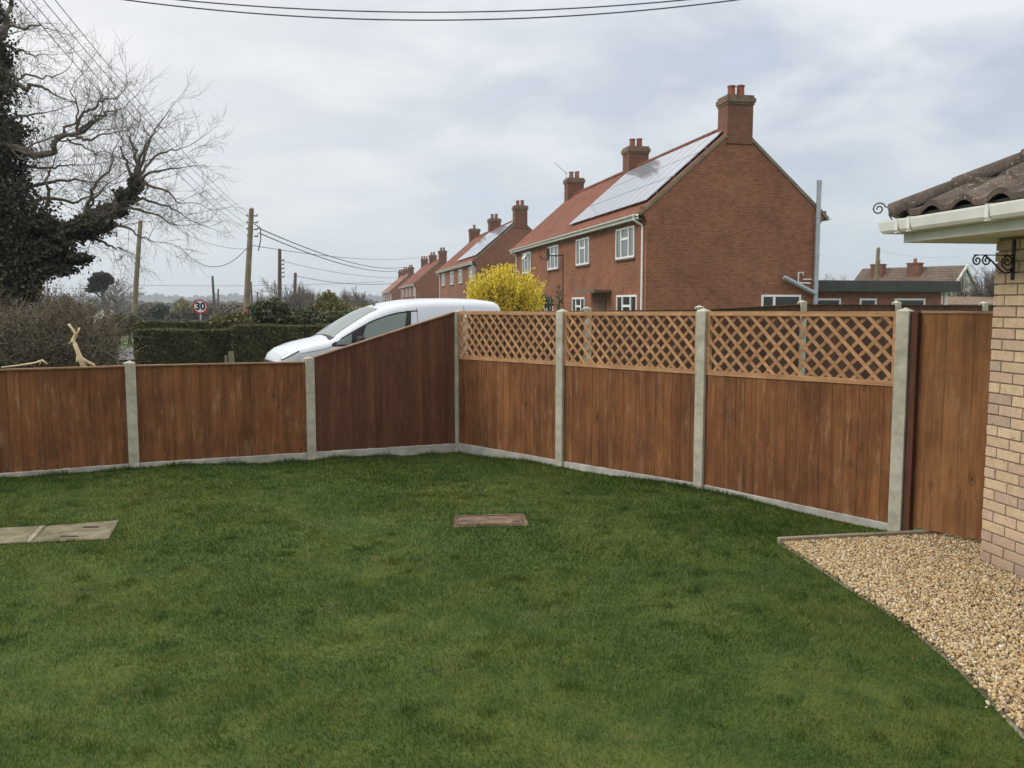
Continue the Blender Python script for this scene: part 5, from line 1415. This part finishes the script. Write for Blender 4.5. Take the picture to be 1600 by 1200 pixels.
# forsythia --------------------------------------------------------
def forsythia():
    Y = 22.0; g = at(788, 520, Y); t = thing('forsythia_bush', 'bright yellow flowering forsythia in front of the brick houses', 'bush', (g.x, g.y, -.16))
    o0 = Vector((g.x, g.y, -.16)); st = MB(); P = []; rg = random.Random(9)
    D = []
    for k in range(420):
        # arching stems fanning out to a fixed outline
        a = rg.uniform(0, 2*math.pi); f = rg.random()**.6
        outx = rg.uniform(-1, 1); topy = 418+30*abs(outx)**2.2+rg.uniform(-8, 30)
        if rg.random() < .40: topy += rg.uniform(0, 45)
        if rg.random() < .07: topy -= rg.uniform(4, 14); outx *= 1.06
        tip = at(789+outx*61, topy, Y+rg.uniform(-.9, .9))-o0
        base = Vector((tip.x*.25+rg.gauss(0, .12), tip.y*.25+rg.gauss(0, .1), .1))
        mid = base.lerp(tip, .55)+Vector((-tip.x*.08, 0, .12))
        pts = [base, base.lerp(mid, .5), mid, mid.lerp(tip, .5)+Vector((0, 0, .03)), tip]
        st.tube(pts, [.012, .010, .008, .006, .003], 3, cap=False, r=rg.random())
        m = 88
        for i in range(m):
            s = .25+.75*rg.random(); q = s*4; j = min(3, int(q)); p = pts[j].lerp(pts[j+1], q-j)
            P.append((p.x+rg.gauss(0, .028), p.y+rg.gauss(0, .028), p.z+rg.gauss(0, .028)))
    for k in range(14):  # brown bare whips to the left top
        x = 730+rg.uniform(0, 50); tip = at(x, rg.uniform(396, 425), Y)-o0; base = Vector((tip.x*.6, tip.y*.4, 1.2)); st.tube([base, base.lerp(tip, .5)+Vector((.03, 0, 0)), tip], [.009, .006, .003], 3, cap=False)
    P = np.array(P); P = P[P[:, 2] > .35]
    np_mesh('flowers', leaf_quads(P, .030, rng, aspect=.75), 4, M['yellow'], t)
    st.build('stems', M['brush'], t)
forsythia()
leaf_blob('dark_climber', 'dark leafy climber by the downstairs window of the nearest house', 'plant', [(848, 470, 8, 14, 260), (858, 472, 8, 12, 180), (874, 464, 7, 20, 120)], 36, 'hedge', .05)

# bramble hedgerow ------------------------------------------------
def brush():
    Y = 15.0; g = at(80, 560, Y); t = thing('bramble_hedgerow', 'tangled brown bramble hedgerow behind the low fence on the left', 'hedge', (g.x, g.y, -.16)); o0 = Vector((g.x, g.y, -.16))
    rg = random.Random(21); b = MB(); P = []
    n = 2600
    for k in range(n):
        x = rg.uniform(-260, 186); f = rg.random(); dy = rg.uniform(-1.4, 1.8)
        topy = 490+10*math.sin(x*.05)+8*math.sin(x*.13+1)+(max(0, x-120)/66)**2*42
        yb = rg.uniform(topy-8, 620); p = at(x, yb, Y+dy)-o0
        d = Vector((rg.gauss(0, .7), rg.gauss(0, .6), abs(rg.gauss(.5, .5)))).normalized(); L = rg.uniform(.25, .75)
        pts = [p]; q = p.copy()
        for i in range(4): 
            d = (d+Vector((rg.gauss(0, .25), rg.gauss(0, .25), -.10+rg.gauss(0, .12)))).normalized(); q = q+d*L/4; pts.append(q.copy())
        r = rg.choice((.002, .003, .003, .004, .005, .007))
        b.tube(pts, [r, r*.9, r*.8, r*.6, r*.3], 3, cap=False, r=rg.random())
        for j in range(13): 
            a = pts[rg.randint(0, 4)]; P.append((a.x+rg.gauss(0, .05), a.y+rg.gauss(0, .05), a.z+rg.gauss(0, .05)))
    # twiggy upright ends
    for k in range(500):
        x = rg.uniform(-120, 186); topy = 492+10*math.sin(x*.05)+8*math.sin(x*.13+1)+(max(0, x-120)/66)**2*42
        p = at(x, topy+20, Y+rg.uniform(-1, 1.5))-o0; 
        branch(b, p, Vector((rg.gauss(0, .3), rg.gauss(0, .3), 1)).normalized(), rg.uniform(.2, .5), .005, 1, rg, .5, 3)
    b.build('stems', M['brush'], t)
    P = np.array(P)
    np_mesh('leaves', leaf_quads(P, .021, rng), 4, M['deadleaf'], t)
    c = MB()  # dense inner mass made of short thick dead canes
    for k in range(5200):
        x = rg.uniform(-260, 176); topy = 505+10*math.sin(x*.05)+(max(0, x-120)/66)**2*40; yb = rg.uniform(topy, 640); p = at(x, yb, Y+rg.uniform(-.2, 1.9))-o0
        d = Vector((rg.gauss(0, 1), rg.gauss(0, 1), rg.gauss(0, .8))).normalized()*rg.uniform(.12, .3)
        c.tube([p-d, p+Vector((rg.gauss(0, .03), rg.gauss(0, .03), rg.gauss(0, .03))), p+d], rg.uniform(.006, .014), 3, cap=False, r=rg.random()*.6)
    c.build('dead_canes', M['poledark'], t)
brush()
# broken branches
def broken():
    Y = 12.4; g = at(130, 575, Y); o0 = Vector((g.x, g.y, .2))
    t = thing('broken_branch', 'pale splintered broken branch standing in the brambles', 'branch', o0)
    A = lambda x, y, dz=0: at(x, y, Y+dz)-o0
    b = MB()
    b.tube([A(140, 600), A(128, 563), A(124, 556), (A(118, 540)+A(118, 540))/2, A(114, 532, .1), A(119, 520, .1)], [.05, .045, .035, .032, .030, .020], 8, r=.3)
    b.tube([A(120, 526, .1), A(113, 514, .1), A(107, 506, .1)], [.022, .018, .012], 6, r=.9)
    b.tube([A(116, 535, .1), A(111, 534), A(107, 537)], [.018, .014, .006], 6, r=.5); b.tube([A(119, 524, .1), A(123, 516, .1), A(124, 512, .1)], [.016, .014, .010], 6, r=.9)
    b.tube([A(126, 560), A(135, 565), A(147, 570), A(150, 576)], [.035, .025, .016, .008], 6, r=.8); b.tube([A(123, 556), A(121, 566)], [.03, .02], 6, r=.7)
    b.tube([A(125, 558), A(140, 566), A(152, 582)], [.02, .012, .006], 6, r=.6)
    b.build('limb', M['peeled'], t, smooth=True)
    g = at(45, 575, Y); o1 = Vector((g.x, g.y, .5)); t = thing('cut_branch', 'long thin cut branch lying along the top of the low fence', 'branch', o1); A2 = lambda x, y, dz=0: at(x, y, Y-2.4+dz)-o1
    A2 = lambda x, y, dz=0: at(x, y, 10.2+dz)-o1
    b = MB(); b.tube([A2(2, 574), A2(30, 571), A2(55, 567), A2(66, 563), A2(74, 569)], [.008, .010, .012, .014, .008], 6, r=.7); b.tube([A2(64, 564), A2(62, 570)], [.012, .006], 5)
    b.build('stem', M['peeled'], t, smooth=True)
broken()

# ------------------------------------------------------------------ utility poles and wires
def upole(px_t, py_t, px_b, py_b, Y, label, r=.13, mat='pole', extra=None):
    top = at(px_t, py_t, Y); bot = at(px_b, py_b, Y); d = (bot-top).normalized(); base = top+d*((TZ(top.x, top.y)-top.z)/d.z)
    t = thing('utility_pole', label, 'utility pole', base, 0, 'wooden utility poles'); tt = top-base
    b = MB(); b.tube([Vector((0, 0, -.3)), tt*.5, tt], [r*1.15, r, r*.82], 10); b.tube([tt, tt+Vector((0, 0, .08))], [r*.82, r*.4], 10); b.build('shaft', M[mat], t, smooth=False)
    if extra: extra(t, tt, r)
    return top
def insul(t, tt, r):
    for k in range(4):
        b = MB(); z = -.35-.36*k; p = tt+Vector((0, 0, z)); b.tube([p+Vector((r*.6, 0, 0)), p+Vector((r+.14, 0, 0)), p+Vector((r+.14, 0, .1))], .035, 6); b.build('insulator_bracket', M['poledark'], t); b = MB(); b.tube([p+Vector((-r*.6, 0, 0)), p+Vector((-r-.10, 0, 0)), p+Vector((-r-.10, 0, .1))], .035, 6)
        b.build('insulator_bracket', M['poledark'], t)
    b = MB(); b.tube([tt+Vector((r, 0, -.8)), tt+Vector((r+.30, 0, -1.0)), tt+Vector((r+.30, 0, -1.6)), tt+Vector((r+.15, 0, -2.2))], .03, 5); b.build('cable_loop', M['wire'], t)
YB = 47
pB = upole(393, 327, 385, 480, YB, 'tallest wooden utility pole with brackets, standing by the domed bush', .155, 'pole', insul)
pA = upole(219.5, 346, 207, 525, 50, 'leaning wooden utility pole left of the speed sign', .14)
def four(t, tt, r):
    for k in range(5):
        b = MB(); p = tt+Vector((0, 0, -.9-.35*k)); b.tube([p+Vector((r*.6, 0, 0)), p+Vector((r+.16, 0, 0)), p+Vector((r+.16, 0, .12))], .05, 5); b.build('insulator_bracket', M['poledark'], t)
pC = upole(437, 390, 437, 480, 74, 'dark utility pole right of the tallest one, with short brackets', .17, 'poledark', four)
pD = upole(461.5, 427, 460, 480, 95, 'dark short utility pole between bare trees', .2, 'poledark')
pE = upole(332, 432, 336, 500, 98, 'thin dark utility pole right of the speed sign', .15, 'poledark')
upole(341, 452, 341, 500, 125, 'smaller dark pole just right of the thin one by the sign', .14, 'poledark')
upole(392, 441, 395, 500, 110, 'short dark utility pole just right of the tallest pole foot', .14, 'poledark')
upole(402.5, 457, 403, 500, 150, 'tiny far utility pole above the domed bush', .16, 'poledark')
upole(276, 474, 276, 500, 130, 'short stubby pole left of the speed sign', .14, 'poledark')
upole(1372.5, 388, 1369, 440, 62, 'wooden utility pole above the distant bungalow roof', .15, 'pole')
def wire(a, b_, sag, r, label, n=28, group=None):
    a = Vector(a); b_ = Vector(b_); pts = [(a.lerp(b_, i/n)+Vector((0, 0, -4*sag*(i/n)*(1-i/n)))) for i in range(n+1)]
    o0 = pts[0].copy(); m = MB(); m.tube([p-o0 for p in pts], r, 5, cap=False); o = m.build('overhead_wire', M['wire'], None, loc=o0); tag(o, label, 'wire', group)
G1 = 'wires from the tallest pole over the oak'
for i, (dx, zt, s) in enumerate(((0, -.35, .55), (-25, -.55, .60), (-47, -.95, .65), (-68, -1.2, .75))):
    wire(at(-110+dx, -250, 13), pB+Vector((0, 0, zt)), s, .0085, ['topmost', 'second', 'third', 'lowest'][i]+' of the four wires slanting from the tallest pole over the oak', group=G1)
wire(at(60, -30, 11.5), at(1250, -22, 11.5), .0, .009, 'x') if False else None
# two cables across the top of the picture
def wire3(p0, pm, p1, r, label, group, n=36):
    # parabola through three points (param 0, .5, 1)
    m = MB(); pts = []
    for i in range(n+1):
        s = i/n; pts.append(p0*((1-s)*(1-2*s))+pm*(4*s*(1-s))+p1*(s*(2*s-1)))
    o0 = pts[0].copy(); m.tube([p-o0 for p in pts], r, 6, cap=False); o = m.build('overhead_cable', M['wire'], None, loc=o0); tag(o, label, 'cable', group)
wire3(at(30, -32, 11.5), at(655, 19, 11.5), at(1280, -26, 11.5), .0085, 'upper of the two sagging cables at the top of the sky', 'cables across the top of the sky')
wire3(at(20, -28, 11.2), at(672, 31.5, 11.2), at(1330, -28, 11.2), .0085, 'lower of the two sagging cables at the top of the sky', 'cables across the top of the sky')
hb = hs[3]+Vector((1, 2, 0))
wire(pB+Vector((.35, 0, -1.0)), at(634, 417, 120), .9, .03, 'thick service cable from the tallest pole to the far houses, upper strand', group='service cables to the far houses')
wire(pB+Vector((.35, 0, -1.25)), at(634, 421, 120), .95, .03, 'thick service cable from the tallest pole to the far houses, lower strand', group='service cables to the far houses')
wire(pB+Vector((-.1, 0, -1.9)), at(655, 402, 110), .5, .018, 'thin wire from the tallest pole level to the far chimneys')
wire(at(285, 362, 50), pB+Vector((0, 0, -2.1)), .3, .012, 'thin wire between oak and the tallest pole')
wire(at(280, 385, 49), pB+Vector((-.25, 0, -2.0)), 1.1, .018, 'slack looped wire on the left of the tallest pole')
wire(at(200, 445, 90), at(600, 440, 90), .25, .018, 'faint horizontal wire low over the fields')
wire(pD+Vector((.1, 0, -.3)), at(622, 442, 120), .5, .03, 'wire from the dark short pole to the farthest house')
wire(pC+Vector((0, 0, -.9)), at(680, 430, 110), .8, .018, 'thin wire from the dark bracketed pole to the houses')
wire(at(1372, 391, 62), at(1500, 400, 80), .3, .006, 'faint wire running right from the pole above the bungalow')

# ------------------------------------------------------------------ 30 sign
def sign():
    Y = 38; c = at(313, 479, Y); t = thing('speed_limit_sign', 'round red bordered 30 sign on a grey pole above the hedge', 'road sign', (c.x, c.y, -.16), math.atan2(-c.x, c.y)*0+R(16))
    r = 11.2*Y/F; h = c.z+.16
    b = MB(); b.tube([(0, .04, 0), (0, .04, h+.1)], .038, 10); b.build('pole', M['metalgrey'], t)
    b = MB(); b.tube([(0, .0, h), (0, -.012, h)], r, 40); b.build('red_ring', M['signred'], t)
    b = MB(); b.tube([(0, -.0125, h), (0, -.017, h)], r*.80, 40); b.build('white_disc', M['signwhite'], t)
    cu = bpy.data.curves.new('digits', 'FONT'); cu.body = '30'; cu.align_x = 'CENTER'; cu.align_y = 'CENTER'; cu.size = r*1.28; cu.extrude = .002; cu.offset = .016
    tmp = bpy.data.objects.new('digits', cu); COL.objects.link(tmp); bpy.context.view_layer.update()
    me = bpy.data.meshes.new_from_object(tmp.evaluated_get(bpy.context.evaluated_depsgraph_get())); bpy.data.objects.remove(tmp)
    me.materials.clear(); me.materials.append(M['signblack']); o = bpy.data.objects.new('digits', me); COL.objects.link(o); o.parent = t
    o.location = (0, -.021, h); o.rotation_euler = (R(90), 0, 0); o.scale = (1.05, 1.1, 1)
sign()

# ------------------------------------------------------------------ mid distance trees
def pine():
    Y = 95; g = at(172, 500, Y); t = thing('distant_pine', 'dark flat topped pine beside a bare tree in the distance', 'tree', (g.x, g.y, TZ(g.x, g.y))); o0 = Vector((g.x, g.y, TZ(g.x, g.y)))
    A = lambda x, y: at(x, y, Y)-o0
    b = MB(); b.tube([A(172, 510), A(165, 480), A(160, 458), A(157, 440)], [.35, .28, .22, .12], 8)
    b.tube([A(160, 458), A(168, 446), A(172, 436)], [.15, .12, .08], 6); b.tube([A(163, 470), A(150, 458), A(142, 452)], [.12, .09, .05], 6); b.build('trunk', M['bark'], t)
    P = []; s = Y/F
    for x, y, rx, ry, n in ((158, 430, 12, 4, 700), (150, 437, 11, 4, 500), (168, 434, 8, 4, 380), (172, 440, 5, 3, 160), (147, 446, 9, 3.5, 380), (158, 441, 10, 4, 400), (141, 453, 7, 2.6, 220), (153, 452, 6, 2.5, 160), (163, 449, 5, 2.5, 140)):
        v = rng.normal(size=(n, 3)); v /= np.linalg.norm(v, axis=1)[:, None]; P.append(v*(rng.random(n)**.4)[:, None]*np.array([rx*s, rx*s, ry*s])+np.array(A(x, y)))
    np_mesh('crown', leaf_quads(np.repeat(np.concatenate(P), 2, 0)+rng.normal(0, .07, (2*sum(map(len, P)), 3)), .13, rng), 4, M['pine'], t)
pine()
bare_tree('distant_bare_tree', 'bare spreading tree beside the distant pine', 184, 505, 430, 150, 3, 1.15, 'bare trees in the distance', rmul=1.0, lev=4, stemf=.28, spawn=4, up=.02)
bare_tree('distant_bare_tree', 'bare rounded tree left of the house row', 562, 490, 444, 150, 8, 1.0, 'bare trees in the distance', rmul=1.2)
bare_tree('distant_bare_tree', 'small bare tree behind the van windscreen', 535, 490, 448, 120, 12, .9, 'bare trees in the distance')
bare_tree('distant_bare_tree', 'bushy bare tree behind the dark bracketed pole', 440, 500, 432, 62, 17, 1.25, 'bare trees in the distance', up=.0)
bare_tree('distant_bare_tree', 'bushy bare tree around the dark short pole', 470, 500, 436, 66, 18, 1.1, 'bare trees in the distance')
bare_tree('distant_bare_tree', 'thin bare tree right of the dark short pole', 490, 500, 446, 80, 19, .9, 'bare trees in the distance')
bare_tree('distant_bare_tree', 'small bare tree on the ridge above the speed sign', 325, 478, 459, 420, 20, 1.0, 'bare trees in the distance', lev=3, rmul=1.8, mat='farwood')
bare_tree('bare_garden_tree', 'dense bare tree between the flat roof and the brick wall', 1540, 500, 408, 44, 33, 1.15, None, lev=5, rmul=.9, stemf=.12, bushy=5, sp=(20, 55))
bare_tree('bare_garden_tree', 'low bare bush top just above the flat roof', 1305, 500, 424, 70, 35, 1.0, None, lev=4, bushy=2)
leaf_blob('distant_willow', 'pale yellow green willow left of the speed sign', 'tree', [(288, 482, 15, 11, 900), (284, 476, 11, 9, 500)], 130, 'olive', .22)
leaf_blob('distant_willow', 'pale yellow green willow at the oak foot', 'tree', [(103, 470, 11, 9, 600)], 140, 'olive', .22)
labs = ['grey brown scrub under the oak', 'grey brown scrub beside the white cottage', 'grey brown scrub between the leaning pole and the willow', 'grey brown scrub just left of the speed sign', 'grey brown scrub just right of the speed sign', 'grey brown scrub below the tallest pole']
for (lb, x, y, rx, ry, Y) in zip(labs, (90, 140, 238, 290, 335, 375), (486, 488, 484, 488, 484, 483), (30, 26, 26, 26, 24, 24), (9, 10, 10, 8, 9, 9), (120, 110, 135, 118, 140, 130)):
    leaf_blob('distant_scrub', lb, 'bush', [(x, y, rx, ry, 1800), (x-rx*.6, y+3, rx*.6, ry*.8, 700), (x+rx*.6, y+2, rx*.6, ry, 700)], Y, 'scrub', .22, group='distant scrub patches')
leaf_blob('distant_evergreen', 'dark green evergreen clump behind the leaning pole', 'tree', [(247, 488, 12, 10, 700), (255, 484, 8, 8, 300)], 112, 'pine', .2)

# far woodland lines (reads as one mass)
def farwood():
    P = []; 
    for (x0, x1, Y, yb, yt, n) in ((-100, 700, 1900, 468, 461.5, 60000), (1200, 1700, 1900, 468, 461.5, 20000), (-100, 680, 1150, 473, 470.5, 30000), (-60, 680, 160, 500, 486, 15000), (-60, 680, 210, 496, 481, 12000), (-60, 640, 620, 476, 471, 16000), (-60, 660, 380, 481, 477, 12000), (1240, 1640, 300, 474, 462, 9000), (-60, 700, 230, 487, 482, 9000)):
        x = rng.uniform(x0, x1, n); ht = (yb-yt)*(.7+.3*np.sin(x*.05+Y)+.25*np.sin(x*.21)+.2*np.sin(x*.6)); f = rng.random(n)
        y = yb-ht*f; dep = Y+rng.uniform(-Y*.03, Y*.03, n)
        c, s = math.cos(PITCH), math.sin(PITCH); v = (600-y)/F; dx = (x-800)/F; dy = c+v*s; dz = -s+v*c
        P.append((np.stack([dx*dep/dy, dep, EYE+dz*dep/dy], 1), Y))
    V = np.concatenate([leaf_quads(p, Y*.0016, rng, aspect=.8) for p, Y in P])
    o = np_mesh('far_woodland', V, 4, M['farwood']); tag(o, 'far dark tree lines and woods along the low hills', 'woodland', kind='stuff')
farwood()
# white cottage and tiny car far left
g = at(162, 497, 100); t = thing('white_cottage', 'tiny white cottage beyond the brambles', 'cottage', (g.x, g.y, TZ(g.x, g.y)), R(20)); h0 = zof(162, 493, g)-TZ(g.x, g.y)
b = MB(); b.box(-1.0, 1.0, 0, 5, 0, h0); b.add([(-1.0, 0, h0), (1.0, 0, h0), (0, 0, h0+.9)], [(0, 1, 2)]); b.build('wall', M['white'], t)
b = MB()
for sg in (-1, 1): b.hexa([(sg*1.2, -.1, h0-.1), (0, -.1, h0+.92), (sg*1.2, 5.1, h0-.1), (0, 5.1, h0+.92), (sg*1.2, -.1, h0), (0, -.1, h0+1.03), (sg*1.2, 5.1, h0), (0, 5.1, h0+1.03)])
b.build('roof', M['stone'], t, fix=True)
b = MB(); b.box(-.25, .25, -.02, 0.0, h0*.35, h0*.75); b.build('window', M['glassdark'], t)
g = at(263, 498, 300); t = thing('distant_car', 'tiny white car on the far road', 'car', (g.x, g.y, TZ(g.x, g.y)+.07), R(10))
b = MB(); b.prism([(-2.0, .35), (2.0, .35), (2.0, .85), (1.3, .95), (.75, 1.4), (-1.1, 1.42), (-1.7, .98), (-2.05, .85)], -.8, .8, ax='y'); b.build('body', M['vanpaint'], t, fix=True, bevel=.05)
b = MB(); b.prism([(-1.0, 1.0), (.95, 1.0), (.66, 1.34), (-.95, 1.35)], -.81, .81, ax='y'); b.build('side_windows', M['blacktrim'], t, fix=True)
for x in (-1.25, 1.25):
    for y in (-.72, .72): b = MB(); b.tube([(x, y-.09, .32), (x, y+.09, .32)], .32, 14); b.build('wheel', M['tyre'], t)

# ------------------------------------------------------------------ haze
HAZE = 1
if HAZE:
    b = MB(); b.box(-3300, 3300, -3300, 3300, -3.5, 40); m = bpy.data.materials.new('haze'); m.use_nodes = True; tn = NT(m.node_tree); tn.n.clear()
    pv = tn.new('ShaderNodeVolumePrincipled'); pv.inputs['Color'].default_value = (.86, .92, 1, 1); pv.inputs['Density'].default_value = .00042; pv.inputs['Anisotropy'].default_value = .2
    ou = tn.new('ShaderNodeOutputMaterial'); tn.l.new(pv.outputs[0], ou.inputs['Volume'])
    tag(b.build('haze', m), kind='stuff')
